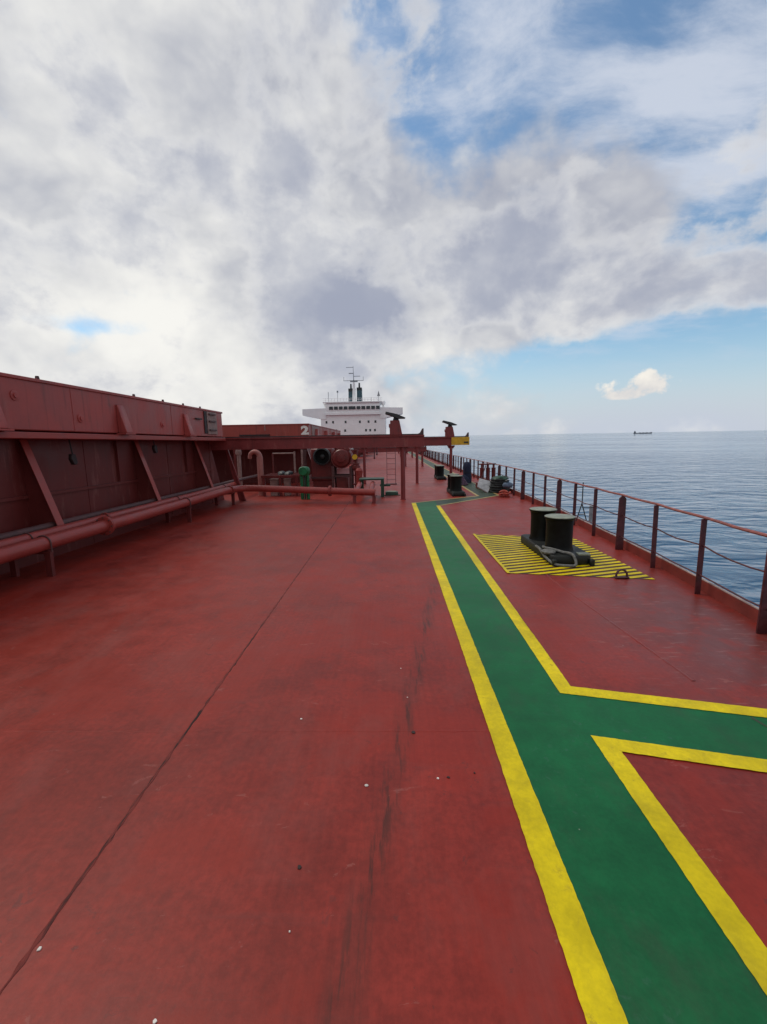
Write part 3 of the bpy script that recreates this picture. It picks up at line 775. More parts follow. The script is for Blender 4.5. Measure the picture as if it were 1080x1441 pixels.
# ------------------------------------------------------------------ hatch track beams standing over the deck
def track_beam(y, xl, xr, posts, label, ped_x=None, z0=2.03, z1=2.48, yellow=False, w=0.34, foot=0.08):
    t = thing('track_beam', (xr - 1.0, y, 0), label, 'beam', 'hatch track beams')
    xe = xr - 0.95 if yellow else xr
    m = MB()
    m.box(xl, xe, y - w / 2, y + w / 2, z1 - 0.05, z1).box(xl, xe, y - w / 2, y + w / 2, z0, z0 + 0.04).box(xl, xe, y - 0.10, y + 0.10, z0 + 0.04, z1 - 0.05)
    m.build('girder', 'beam_red', t)
    if yellow:
        e = MB().box(xe, xr, y - w / 2 - .01, y + w / 2 + .01, z0 + 0.02, z1 - 0.003).build('yellow_end', 'end_yellow', t, bevel=0.01)
        MB().box(xr - 0.3, xr - 0.06, y - w / 2 - 0.03, y - w / 2 - .01, z0 + .12, z0 + .2).build('end_bracket', 'dark_steel', e)
    MB().box(xl, xr - 0.04, y - 0.06, y + 0.06, z1, z1 + 0.045).build('track_bar', 'track_grey', t)
    MB().prism([(xr - 0.34, z1), (xr - 0.02, z1), (xr - 0.02, z1 + 0.24), (xr - 0.07, z1 + 0.24), (xr - 0.16, z1 + 0.08)], (y - 0.085, y + 0.085), 'y').build('end_stop', 'track_grey', t, bevel=0.008)
    for px in posts:
        p = MB().cyl((px, y, 0.0), (px, y, z0), foot, seg=16).build('post', 'beam_red', t)
        MB().cyl((px, y, 0.001), (px, y, 0.025), foot * 1.25, seg=16).build('foot_plate', 'beam_red', p)
        MB().prism([(px - 0.22, z0), (px + 0.22, z0), (px + 0.12, z0 - 0.16), (px - 0.12, z0 - 0.16)], (y - 0.012, y + 0.012), 'y').build('gusset', 'beam_red', p)
    if ped_x is not None:
        a = ped_x
        pd = MB().prism([(a - 0.24, z1 + 0.003), (a + 0.24, z1 + 0.003), (a + 0.13, z1 + 0.55), (a - 0.22, z1 + 0.55), (a - 0.22, z1 + 0.42), (a - 0.27, z1 + 0.42), (a - 0.27, z1 + 0.3), (a - 0.24, z1 + 0.28)][::1],
                        (y - 0.20, y + 0.20), 'y').build('pedestal', 'beam_red', t, bevel=0.012)
        ne = MB().prism([(a - 0.12, z1 + 0.55), (a + 0.12, z1 + 0.55), (a + 0.06, z1 + 0.72), (a - 0.06, z1 + 0.72)], (y - 0.08, y + 0.08), 'y').build('swivel', 'dark_steel', pd)
        c_, s_ = math.cos(rad(-15)), math.sin(rad(-15))
        pl = [(-0.40, -0.05), (-0.30, -0.05), (0.10, -0.10), (0.36, -0.03), (0.38, 0.0), (0.05, 0.05), (-0.40, 0.04)]
        MB().prism([(a + p_[0] * c_ - p_[1] * s_, z1 + 0.74 + p_[0] * s_ + p_[1] * c_) for p_ in pl], (y - 0.24, y + 0.24), 'y').build('tilting_roller_arm', 'dark_steel', pd, bevel=0.008)
    return t
tb1 = track_beam(17.10, -7.3, 1.20, (0.38,), 'near red track beam across the deck with a pedestal and tilted dark arm', ped_x=0.13, foot=0.088)
MB().prism([(-6.62, 2.025), (-6.50, 2.025), (-5.92, 0.0), (-6.20, 0.0)], (17.45, 17.47), 'y').prism([(-6.55, 2.06), (-6.50, 2.06), (-5.91, 0.0), (-5.96, 0.0)], (17.38, 17.449), 'y').build('brace', 'beam_red', tb1)
track_beam(24.0, -5.4, 4.08, (-1.55, 1.30, 3.13), 'second red track beam with a yellow painted end over the sea', ped_x=3.06, z1=2.44, z0=2.0, yellow=True, foot=0.076)
fars = [(41.0, 'first', (1.15, 2.72)), (47.3, 'second', (1.3, 3.1)), (64.0, 'third', (1.2, 2.8)), (70.3, 'fourth', (1.2, 3.0)), (87, 'fifth', (1.2, 2.8)),
        (93.3, 'sixth', (1.2, 3.0)), (110, 'seventh', (1.2, 2.8)), (116.3, 'eighth', (1.2, 3.0))]
for y_, nm, ps in fars:
    track_beam(y_, -5.4, 3.1, ps, nm + ' red track beam beyond the yellow ended one, small in the distance', z0=1.36, z1=1.74, foot=0.09)

# ------------------------------------------------------------------ side railing
rail = thing('ship_railing', (4.31, 6.1, 0), 'rusty red ship railing along the right deck edge above the sea', 'railing')
def top_z(y): return 1.10
ys_ = [4.8 + 1.315 * k for k in range(-9, 118)]
post_me = {}
for i, y in enumerate(ys_):
    x = railx(y); k = (i - 9) % 3
    if k == 0:
        if 'plate' not in post_me:
            m = MB(); m.prism([(-0.13, 0), (0.055, 0), (0.055, 1.0), (0.02, 1.09), (-0.02, 1.09), (-0.06, 1.0)], (-0.012, 0.012), 'y')
            m2 = MB(); m2.v, m2.f = [], []
            m2.prism([(-0.075, 0), (0.075, 0), (0.075, 1.03), (0.03, 1.09), (-0.01, 1.09), (-0.06, 1.04)], (-0.014, 0.014), 'y')
            o = m2.build('stay_stanchion', 'rail_red', bevel=0.004); post_me['plate'] = o.data; bpy.data.objects.remove(o)
        o = bpy.data.objects.new('stay_stanchion', post_me['plate'])
    else:
        if 'bar' not in post_me:
            q = MB().box(-0.012, 0.012, -0.034, 0.034, 0, 1.085); q2 = MB().box(-0.038, 0.038, -0.010, 0.010, 0, 1.085)
            p_ = q2.build('stanchion', 'rail_red', bevel=0.003); post_me['bar'] = p_.data; bpy.data.objects.remove(p_)
        o = bpy.data.objects.new('stanchion', post_me['bar'])
    COL.objects.link(o); o.parent = rail; o.location = Vector((x, y, 0)) - rail.location
    o.rotation_euler = (random.uniform(-0.012, 0.012), random.uniform(-0.012, 0.012), random.uniform(-0.1, 0.1))
def rail_path(z, sag=0.0, wob=0.0, seed=1):
    rnd = random.Random(seed); pts = []
    for a, b in zip(ys_, ys_[1:]):
        for j in range(4 if a < 30 else 1):
            t = j / 4; y = a + (b - a) * t
            pts.append((railx(y) + 0.005 + rnd.uniform(-wob, wob), y, z - sag * 4 * t * (1 - t) + rnd.uniform(-wob, wob)))
    return pts
MB().tube(rail_path(1.105, 0.010, 0.003, 2), 0.021, 8).build('top_rail', 'top_rail_red', rail)
MB().tube(rail_path(0.70, 0.028, 0.008, 3), 0.0115, 6).build('middle_rail', 'rail_red', rail)
MB().tube(rail_path(0.29, 0.022, 0.007, 4), 0.0115, 6).build('lower_rail', 'rail_red', rail)
# little frame hooked on the railing
fr = thing('rail_frame', (4.68, 11.1, 0), 'thin dark metal frame hooked on the railing behind the near bollard', 'frame')
x, y = 4.75, 11.1
MB().tube([(x, y, 1.14), (x, y, 0.62), (x - 0.13, y, 0.16)], 0.013, 6).build('frame_leg', 'dark_steel', fr)
MB().tube([(x, y + 0.02, 0.62), (x + 0.14, y + .02, 0.16)], 0.013, 6).build('frame_leg', 'dark_steel', fr)
MB().cyl((x - 0.16, y, 1.02), (x, y, 1.02), 0.011, seg=6).build('hook', 'dark_steel', fr)
MB().cyl((x - 0.09, y + .01, 0.33), (x + 0.09, y + .01, 0.33), 0.011, seg=6).build('cross_bar', 'dark_steel', fr)
MB().box(x + 0.20, x + 0.29, y, y + 0.03, 0.12, 0.55).build('slotted_bar', 'grey_steel', fr)
MB().cyl((x + 0.01, y, .5), (x + 0.28, y, .5), 0.011, seg=6).build('cross_bar', 'dark_steel', fr)

# ------------------------------------------------------------------ bollards
def bollard(x, y, label, gap=0.92, nb=1.0):
    t = thing('bollard', (x, y, 0), label, 'bollard', 'black double bollards on the deck')
    pl = [(x - 0.30, y - 0.42), (x - 0.22, y - 0.50), (x + 0.34, y - 0.50), (x + 0.44, y - 0.38), (x + 0.44, y + gap + 0.40), (x + 0.34, y + gap + 0.50), (x - 0.24, y + gap + 0.50), (x - 0.32, y + gap + 0.42)]
    pl = [(x + (a_ - x) * nb, b_) for a_, b_ in pl]
    MB().prism(pl, (0.002, 0.175), 'z').build('base', 'base_black', t, bevel=0.02)
    for k in range(2):
        c = (x, y + k * gap, 0.17)
        d = MB().lathe(c, [(0.262, 0), (0.250, 0.03), (0.236, 0.10), (0.236, 0.50), (0.250, 0.585), (0.272, 0.605), (0.272, 0.625)], 32).build('drum', 'black_paint', t)
        MB().lathe((x, y + k * gap, 0.7955), [(0.268, 0), (0.268, 0.010), (0.25, 0.016)], 32).build('top_cap', 'bollard_top', d)
    for dx_ in (-0.26 * nb, 0.40 * nb):
        MB().box(x + dx_ - 0.04, x + dx_ + 0.04, y - 0.56, y - 0.46, 0.0, 0.12).build('base_foot', 'base_black', t, bevel=0.015)
    return t
b1 = bollard(3.08, 8.12, 'near black double bollard on the yellow striped panel')
bollard(2.61, 18.35, 'second black double bollard, beyond the lane bend', nb=0.72)
bollard(2.79, 26.35, 'third and farthest black double bollard, under the yellow ended beam', nb=0.72)
# grey rope on the near bollard's base
rp = thing('mooring_rope', (2.9, 7.6, 0), 'grey rope looped over the near bollard base', 'rope')
pts = []
ctl = [(2.72, 8.30, 0.20), (2.70, 8.05, 0.215), (2.73, 7.80, 0.12), (2.82, 7.58, 0.045), (3.00, 7.50, 0.035), (3.16, 7.50, 0.05), (3.14, 7.62, 0.20), (3.02, 7.78, 0.212), (2.90, 7.95, 0.225), (2.80, 8.05, 0.23), (2.84, 8.25, .2)]
def smooth_path(c, n=8, closed=False):
    c = [Vector(p) for p in c]; out = []; N = len(c)
    for i in range(N if closed else N - 1):
        if closed: p0, p1, p2, p3 = c[i - 1], c[i], c[(i + 1) % N], c[(i + 2) % N]
        else: p0, p1, p2, p3 = c[max(i - 1, 0)], c[i], c[i + 1], c[min(i + 2, N - 1)]
        for k in range(n):
            t = k / n
            out.append(0.5 * ((2 * p1) + (p2 - p0) * t + (2 * p0 - 5 * p1 + 4 * p2 - p3) * t * t + (3 * p1 - p0 - 3 * p2 + p3) * t ** 3))
    if not closed: out.append(c[-1])
    return out
MB().tube(smooth_path(ctl), 0.024, 8).build('rope_loop', 'rope_grey', rp)
MB().lathe((2.80, 7.86, 0.178), [(0.12, 0), (0.13, 0.03), (0.10, 0.05)], 14).build('rope_end', 'rope_grey', rp)
MB().box(3.27, 3.47, 7.64, 7.80, 0.178, 0.20).build('pale_tag', 'bollard_top', b1)

# pad eye on the deck
pe = thing('pad_eye', (3.62, 6.86, 0), 'small dark ring pad eye on the striped panel', 'pad eye')
arc = [(3.62 + 0.085 * math.cos(a), 6.86, 0.05 + 0.095 * math.sin(a)) for a in [math.pi * k / 12 for k in range(13)]]
MB().tube([(3.705, 6.86, 0.006)] + arc + [(3.535, 6.86, 0.006)], 0.017, 8).build('ring', 'cable_dark', pe)
MB().box(3.51, 3.73, 6.82, 6.90, 0.013, 0.03).build('base_plate', 'cable_dark', pe, bevel=0.004)

# ------------------------------------------------------------------ pipes along the near hatch
main = thing('fire_main_pipe', (-6.05, 12.0, 0), 'thick red deck pipe running past the near hatch and bending across the deck', 'pipe')
R1 = 0.125
path = [(-6.05, -4, 0.58), (-6.05, 14.6, 0.58), (-6.03, 15.8, 0.58), (-5.95, 16.4, 0.57), (-5.72, 16.68, 0.565), (-5.3, 16.72, 0.56), (-0.85, 16.22, 0.40), (-0.68, 16.2, 0.40)]
MB().tube(path[:2] + smooth_path(path[1:6], 6)[1:] + path[6:], R1, 16).build('pipe_run', 'pipe_red', main)
def flange(c, d, r, th, parent, mt='pipe_red'):
    c, d = Vector(c), Vector(d).normalized()
    f = MB().cyl(c - d * th, c - d * 0.006, r, seg=20).cyl(c + d * 0.006, c + d * th, r, seg=20).build('flange', mt, parent)
    q = d.orthogonal().normalized(); w = d.cross(q); m = MB()
    for k in range(8):
        a = 2 * math.pi * k / 8; p = c + (q * math.cos(a) + w * math.sin(a)) * r * 0.86; m.cyl(p - d * (th + 0.02), p + d * (th + 0.02), 0.014, seg=6)
    m.build('bolt_ring', 'cable_dark', f)
for y in (8.95, 2.9): flange((-6.05, y, 0.58), (0, 1, 0), 0.20, 0.035, main)
dirx = Vector((-0.85 + 5.3, 16.22 - 16.72, -0.16)).normalized()
flange(Vector((-5.3, 16.72, 0.56)) + dirx * 2.95, dirx, 0.20, 0.035, main)
flange((-6.0, 16.0, 0.58), (0.05, 1, 0), 0.155, 0.03, main)
for xb in (-1.38, -0.84):
    MB().tube([(xb, 16.28, 0.42), (xb, 16.5, 0.46), (xb, 18.1, 0.55)], 0.10, 12).build('branch_pipe', 'pipe_red', main)
pip2 = thing('middle_deck_pipe', (-6.33, 12.0, 0), 'thinner red pipe lying between the thick pipe and the coaming', 'pipe')
MB().tube([(-6.33, -4, 0.66), (-6.33, 15.9, 0.66), (-6.33, 17.6, 0.66)], 0.097, 12).build('pipe_run', 'pipe_red', pip2)
flange((-6.33, 9.4, 0.66), (0, 1, 0), 0.13, 0.025, pip2)
pip3 = thing('dark_cable_pipe', (-6.55, 12.0, 0), 'dark conduit lying nearest the coaming foot', 'conduit')
MB().tube([(-6.55, -4, 0.74), (-6.55, 16.9, 0.74), (-6.55, 22, 0.74)], 0.072, 10).build('conduit_run', 'cable_dark', pip3)
def support(y, label):
    t = thing('pipe_support', (-6.1, y, 0), label, 'pipe support', 'pipe supports beside the near hatch')
    for xx in (-5.98, -6.62):
        MB().box(xx - 0.05, xx + 0.05, y - 0.035, y + 0.035, 0.0, 0.40).build('leg', 'hatch_red_shaded', t)
    MB().box(-6.70, -5.92, y - 0.04, y + 0.04, 0.402, 0.45).build('cross_bar', 'hatch_red_shaded', t)
    a = [(-6.05 + 0.137 * math.cos(q), y, 0.58 + 0.137 * math.sin(q)) for q in [math.pi * k / 14 for k in range(15)]]
    MB().tube([(-5.913, y, 0.43)] + a + [(-6.187, y, 0.43)], 0.013, 6).build('clamp', 'cable_dark', t)
    a = [(-6.33 + 0.107 * math.cos(q), y, 0.66 + 0.107 * math.sin(q)) for q in [math.pi * k / 12 for k in range(13)]]
    MB().tube([(-6.223, y, 0.43)] + a + [(-6.437, y, 0.43)], 0.011, 6).build('clamp', 'cable_dark', t)
    MB().box(-6.62, -6.48, y - .03, y + .03, 0.452, 0.68).build('saddle', 'hatch_red_shaded', t)
support(3.2, 'pipe support nearest the camera beside the hatch')
support(7.3, 'pipe support at the left picture edge, in front of the flange')
support(12.6, 'middle pipe support along the near hatch')
support(16.2, 'pipe support at the pipe bend by the aft hatch corner')
def leg_support(x, y, h, label):
    t = thing('pipe_stand', (x, y, 0), label, 'pipe stand', 'stands under the cross pipe')
    MB().box(x - 0.06, x + 0.06, y - 0.06, y + 0.06, 0.0, h).build('leg', 'beam_red', t)
    MB().box(x - 0.12, x + 0.12, y - 0.10, y + 0.10, h + 0.002, h + 0.03).build('saddle', 'beam_red', t)
leg_support(-0.72, 16.2, 0.262, 'short stand under the free end of the cross pipe')
leg_support(-1.45, 16.29, 0.28, 'short stand under the cross pipe, left of its end stand')

# ------------------------------------------------------------------ gear between the first two hatches
v_ = thing('green_valve', (-3.55, 17.6, 0), 'bright green valve head on a green stem behind the cross pipe', 'valve')
y = 17.6
MB().lathe((-3.55, y, 0.95), [(0.15, 0), (0.21, 0.07), (0.235, 0.17), (0.225, 0.28), (0.16, 0.35), (0.05, 0.37)], 16).build('head', 'green_paint', v_)
for xx in (-3.67, -3.43): MB().cyl((xx, y, 0.0), (xx, y, 0.97), 0.065, seg=10).build('stem', 'green_paint', v_)
MB().box(-3.58, -3.52, y - .05, y + .05, 0.0, 0.96).build('back_plate', 'dark_green', v_)
MB().cyl((-3.55, y - 0.3, 1.15), (-3.55, y - 0.25, 1.15), 0.16, seg=16).build('flange_cap', 'green_paint', v_)

gn = thing('gooseneck_vent', (-5.8, 19.0, 0), 'pinkish gooseneck vent pipe with hooked top behind the pipe bend', 'vent pipe')
y = 19.0
MB().tube([(-5.74, y, 0.0), (-5.74, y, 1.68)] + [(-5.95 + 0.21 * math.cos(a), y, 1.70 + 0.21 * math.sin(a)) for a in [math.pi * k / 10 for k in range(0, 10)]] + [(-6.17, y, 1.62)],
          [0.13, 0.13] + [0.12 - 0.004 * k for k in range(10)] + [0.08], 14).build('neck', 'pink_paint', gn)
MB().cyl((-5.74, y, 0.0), (-5.74, y, 0.03), 0.2, seg=14).build('base_flange', 'pipe_red', gn)

vp = thing('small_vent', (-7.2, 20.6, 0), 'small pale pipe standing behind the aft corner of the near hatch', 'vent pipe')
MB().cyl((-7.2, 20.6, 0), (-7.2, 20.6, 1.75), 0.09, seg=10).build('pipe', 'pale_paint', vp)
MB().lathe((-7.2, 20.6, 1.75), [(0.12, 0), (0.15, 0.1), (0.12, 0.25), (0.03, 0.3)], 12).build('cap', 'pale_paint', vp)

gp = thing('grating_platform', (-4.8, 19.2, 0), 'low platform with grating and pale boxes left of the green valve', 'platform')
y0_, y1_ = 18.8, 20.2
for xx in (-5.55, -4.85, -4.15):
    for yy in (y0_, y1_): MB().box(xx - 0.05, xx + 0.05, yy - 0.05, yy + 0.05, 0.0, 0.80).build('leg', 'machine_red', gp)
MB().box(-5.65, -4.05, y0_ - .06, y0_ + .02, 0.802, 0.9).box(-5.65, -4.05, y1_ - .02, y1_ + .06, 0.802, 0.9).build('frame', 'machine_red', gp)
for k in range(14): MB().box(-5.6 + k * 0.115, -5.57 + k * 0.115, y0_ + .021, y1_ - .021, 0.84, 0.9).build('grating_bar', 'machine_red', gp)
for i_, (xx, w, nm_) in enumerate(((-5.32, 0.34, 'left'), (-4.72, 0.24, 'right'))):
    bx = thing('pale_box', (xx, 18.95, 0), 'pale box under the grating platform, ' + ('nearer the gooseneck vent' if i_ == 0 else 'nearer the green valve'), 'box')
    MB().box(xx, xx + w, 18.86, 19.2, 0.0, 0.70).build('body', 'pale_paint', bx, bevel=0.02)
    MB().box(xx - .015, xx + w + .015, 18.84, 19.22, 0.702, 0.74).build('lid', 'pale_paint', bx, bevel=0.008)
for xx, zt in ((-4.5, 1.88), (-4.15, 1.95)):
    MB().cyl((xx, 20.2, 0.905), (xx, 20.2, zt), 0.045, seg=10).build('guard_post', 'pale_paint', gp)
MB().cyl((-5.5, 20.2, 1.80), (-4.5, 20.2, 1.80), 0.03, seg=8).build('guard_rail', 'pale_paint', gp)
MB().cyl((-5.5, 20.2, 0.905), (-5.5, 20.2, 1.80), 0.04, seg=8).build('guard_post', 'machine_red', gp)
for xx in (-4.9, -4.6): MB().heap((xx, 19.4, 0.9), 0.22, 0.3, 0.14, 10, 4, 0.25, int(xx * 10) % 97).build('cargo_lump', 'dark_steel', gp)

# fan housing with the black round mouth
fh = thing('fan_housing', (-3.2, 20.3, 0), 'dark maroon fan housing with a round black mouth', 'fan housing')
y = 20.0
MB().box(-3.78, -2.78, y + 0.3, y + 1.3, 0.5, 1.98).build('casing', 'machine_red', fh, bevel=0.04)
MB().box(-3.72, -2.84, y + 0.35, y + 1.25, 0.0, 0.498).build('skid', 'machine_red', fh)
mouth = MB().lathe((-3.22, y + 0.3, 1.63), [(0.40, 0.0), (0.40, -0.30), (0.34, -0.32), (0.33, -0.1), (0.33, -0.02)], 28, 'y').build('mouth_ring', 'dark_steel', fh)
MB().lathe((-3.22, y + 0.27, 1.63), [(0.325, 0), (0.325, -0.01)], 28, 'y').build('mouth_hole', 'black_paint', mouth)
MB().lathe((-3.22, y + 0.25, 1.63), [(0.10, 0), (0.10, -0.08), (0.04, -0.12)], 16, 'y').build('hub', 'dark_steel', mouth)
MB().box(-3.8, -2.76, y + .22, y + .30, 0.62, 0.70).build('front_bar', 'cable_dark', fh)
MB().cyl((-4.05, 20.4, 0), (-4.05, 20.4, 1.95), 0.07, seg=10).build('side_pipe', 'cable_dark', fh)

# round tank on its frame
tk = thing('round_tank', (-2.3, 20.3, 0), 'round red tank with bolted end on a frame under the near track beam', 'tank')
MB().lathe((-2.32, y - 0.25, 1.55), [(0.02, -0.02), (0.18, 0.0), (0.19, 0.05), (0.36, 0.08), (0.43, 0.16), (0.44, 0.22), (0.44, 1.5), (0.3, 1.62)], 28, 'y').build('shell', 'machine_red', tk)
MB().lathe((-2.32, y - 0.10, 1.55), [(0.47, 0), (0.47, 0.06)], 28, 'y').build('end_flange', 'machine_red', tk)
MB().prism([(-2.55, 1.90), (-1.92, 1.90), (-1.98, 2.0), (-2.5, 2.0)], (y + 0.1, y + 0.9), 'y').build('top_box', 'machine_red', tk, bevel=0.01)
for xx in (-2.72, -1.92):
    for yy in (y - 0.1, y + 0.9): MB().box(xx - 0.05, xx + 0.05, yy - 0.05, yy + 0.05, 0.0, 1.2).build('leg', 'cable_dark', tk)
for yy in (y - 0.1, y + 0.9): MB().box(-2.67, -1.97, yy - 0.04, yy + 0.04, 0.70, 0.78).build('cross_bar', 'cable_dark', tk)
MB().box(-2.6, -2.05, y + 0.0, y + 0.8, 0.0, 0.69).build('motor_block', 'machine_red', tk, bevel=0.04)

# valve column with yellow disc
vc = thing('valve_column', (-1.68, 19.9, 0), 'red valve column carrying a yellow disc beside the round tank', 'valve')
y = 19.9
MB().cyl((-1.66, y, 0), (-1.66, y, 1.9), 0.08, seg=12).build('column', 'machine_red', vc)
for z, r in ((0.35, 0.17), (0.75, 0.14), (0.98, 0.15), (1.26, 0.16), (1.86, 0.13)): MB().cyl((-1.66, y, z), (-1.66, y, z + 0.06), r, seg=14).build('flange', 'machine_red', vc)
MB().lathe((-1.66, y, 0.98), [(0.09, 0), (0.19, 0.1), (0.19, 0.22), (0.09, 0.3)], 14).build('valve_body', 'machine_red', vc)
MB().cyl((-1.70, y - 0.12, 1.60), (-1.70, y - 0.17, 1.60), 0.115, seg=20).build('yellow_disc', 'disc_yellow', vc)
MB().cyl((-1.70, y - 0.09, 1.60), (-1.70, y - 0.115, 1.60), 0.14, seg=20).build('disc_rim', 'machine_red', vc)
MB().tube([(-1.66, y, 0.5), (-1.5, y - .1, 0.5), (-1.42, y - .2, 0.3), (-1.42, y - .2, 0)], 0.06, 8).build('elbow', 'machine_red', vc)
MB().lathe((-1.80, y - .1, 1.90), [(0.05, 0), (0.06, 0.05), (0.02, 0.1)], 10).build('lamp', 'grey_steel', vc)

gt = thing('green_table', (-0.85, 18.3, 0), 'dark green topped stand over the two pipe stubs', 'stand')
MB().box(-1.40, -0.38, 17.95, 18.75, 0.70, 0.76).build('top', 'dark_green', gt, bevel=0.008)
for xx, yy in ((-0.45, 18.0), (-1.32, 18.7), (-0.45, 18.7)): MB().box(xx - 0.06, xx + 0.06, yy - 0.05, yy + 0.05, 0, 0.698).build('leg', 'dark_green', gt)
MB().box(-0.55, -0.12, 18.2, 18.35, 0.42, 0.50).build('side_arm', 'dark_green', gt)
MB().lathe((-1.45, 18.9, 0), [(0.16, 0), (0.13, 0.3), (0.13, 0.85), (0.16, 1.05), (0.1, 1.15)], 14).build('filler_pipe', 'pipe_red', gt)

lb = thing('low_green_hatch', (-0.1, 18.7, 0), 'low dark green lid with pale top lying on deck by the ladder', 'deck hatch')
MB().prism([(-0.34, 18.5), (0.14, 18.5), (0.2, 18.62), (0.2, 18.95), (-0.34, 18.95)], (0.001, 0.13), 'z').build('rim', 'dark_green', lb, bevel=0.015)
MB().box(-0.30, 0.12, 18.53, 18.9, 0.132, 0.16).build('lid', 'pale_green', lb, bevel=0.008)
MB().box(-0.5, 0.3, 18.44, 18.49, 0.001, 0.03).build('sill', 'dark_green', lb)

ld = thing('ladder', (-0.1, 23.7, 0), 'thin dark ladder leaning up to the yellow ended beam', 'ladder')
for xx in (-0.33, 0.13): MB().cyl((xx, 23.5, 0), (xx, 23.82, 2.1), 0.013, seg=8).build('side_rail', 'rail_red', ld)
for k in range(7):
    z = 0.25 + k * 0.28; yy = 23.5 + 0.32 * z / 2.1
    MB().cyl((-0.33, yy, z), (0.13, yy, z), 0.010, seg=6).build('rung', 'rail_red', ld)
MB().box(-0.40, 0.20, 23.44, 23.56, 0.0, 0.05).build('foot_bar', 'rail_red', ld)

# rods hanging under the second beam
for i_, (xx, zt) in enumerate(((-1.0, 1.35), (-0.86, 1.55))):
    r_ = thing('hanging_rod', (xx, 23.95, zt), 'dark rod hanging from the second beam, the ' + ('longer one' if i_ == 0 else 'shorter one'), 'rod')
    MB().cyl((xx, 23.95, zt), (xx, 23.95, 2.0), 0.028, seg=8).build('rod', 'rail_red', r_)
    MB().cyl((xx, 23.95, zt), (xx, 23.95, zt + 0.08), 0.045, seg=8).build('rod_end', 'rail_red', r_)

# ------------------------------------------------------------------ gear at the side rail, beyond the lane bend
bd = thing('grey_board', (3.95, 19.2, 0), 'pale grey board leaning at an angle by the railing', 'board')
A, B_, C_, D_ = Vector((3.66, 19.25, 0.24)), Vector((4.06, 18.95, 0.0)), Vector((4.36, 19.45, 0.42)), Vector((3.84, 19.75, 0.56))
nn = (B_ - A).cross(D_ - A).normalized() * 0.02
m = MB(); m.add([A, B_, C_, D_, A + nn, B_ + nn, C_ + nn, D_ + nn], [(0, 1, 2, 3), (4, 7, 6, 5), (0, 4, 5, 1), (1, 5, 6, 2), (2, 6, 7, 3), (3, 7, 4, 0)])
m.build('sheet', 'grey_steel', bd)
m = MB(); e1 = (B_ - A).normalized() * 0.04; m.cyl(A - nn, B_ - nn, 0.018, seg=6); m.build('edge_bar', 'pale_paint', bd)

fl = thing('fairlead_frame', (4.25, 20.5, 0), 'maroon fairlead frame with upright rollers at the railing', 'fairlead')
MB().box(3.95, 4.75, 20.3, 21.2, 0.0, 0.28).build('base', 'machine_red', fl, bevel=0.02)
for xx in (4.12, 4.40, 4.66):
    rr = MB().lathe((xx, 20.6, 0.28), [(0.105, 0), (0.095, 0.05), (0.09, 0.35), (0.095, 0.65), (0.105, 0.70)], 16).build('roller', 'machine_red', fl)
    MB().cyl((xx, 20.6, 0.98), (xx, 20.6, 1.12), 0.05, seg=8).build('pin', 'machine_red', rr)
MB().box(3.98, 4.76, 20.52, 20.68, 1.122, 1.18).build('top_bar', 'machine_red', fl, bevel=0.01)
MB().tube([(3.98, 20.3, 0.28), (4.25, 20.35, 1.12), (4.3, 20.3, 0.3)], 0.035, 8).build('brace', 'rail_red', fl)

rc = thing('rope_pile', (4.58, 19.0, 0), 'black coiled rope pile beside the railing', 'rope pile')
for k in range(6):
    r = 0.36 - 0.012 * k; cx_, cy_ = 4.56 + random.uniform(-.02, .02), 19.1 + random.uniform(-.02, .02)
    ring = [(cx_ + r * math.cos(a), cy_ + r * math.sin(a) * 0.9, 0.055 + 0.10 * k + random.uniform(-.012, .012)) for a in [2 * math.pi * q / 24 for q in range(24)]]
    MB().tube(ring, 0.055, 8, closed=True).build('coil', 'rope_black', rc)
MB().heap((4.60, 19.1, 0.58), 0.36, 0.30, 0.14, 14, 5, 0.14, 4).build('cover', 'dark_green', rc)
fd = thing('blue_float', (4.80, 18.75, 0), 'small blue grey float in front of the black rope pile', 'float')
MB().lathe((4.80, 18.55, 0.36), [(0.03, -0.22), (0.10, -0.17), (0.13, 0), (0.10, 0.17), (0.03, 0.22)], 14, 'x').build('body', 'rubber_blue', fd)
MB().cyl((4.80, 18.55, 0.0), (4.80, 18.55, 0.26), 0.07, seg=10).build('post', 'dark_steel', fd)
MB().lathe((4.78, 18.55, 0.50), [(0.06, 0), (0.1, 0.04), (0.06, 0.09)], 12).build('cap', 'dark_steel', fd)
rb = thing('red_rope_heap', (4.42, 17.45, 0), 'orange red heap of rope on deck near the railing', 'rope heap')
for k in range(5):
    a0 = random.uniform(0, 6); r = random.uniform(0.10, 0.17)
    ring = [(4.42 + random.uniform(-.01, .01) + 0.07 * math.cos(k * 2.1) + r * math.cos(a), 17.5 + 0.05 * math.sin(k * 1.7) + r * math.sin(a), 0.03 + 0.045 * k + 0.03 * math.sin(a * 2 + a0)) for a in [2 * math.pi * q / 18 for q in range(18)]]
    MB().tube(ring, 0.03, 7, closed=True).build('coil', 'buoy_red', rb)

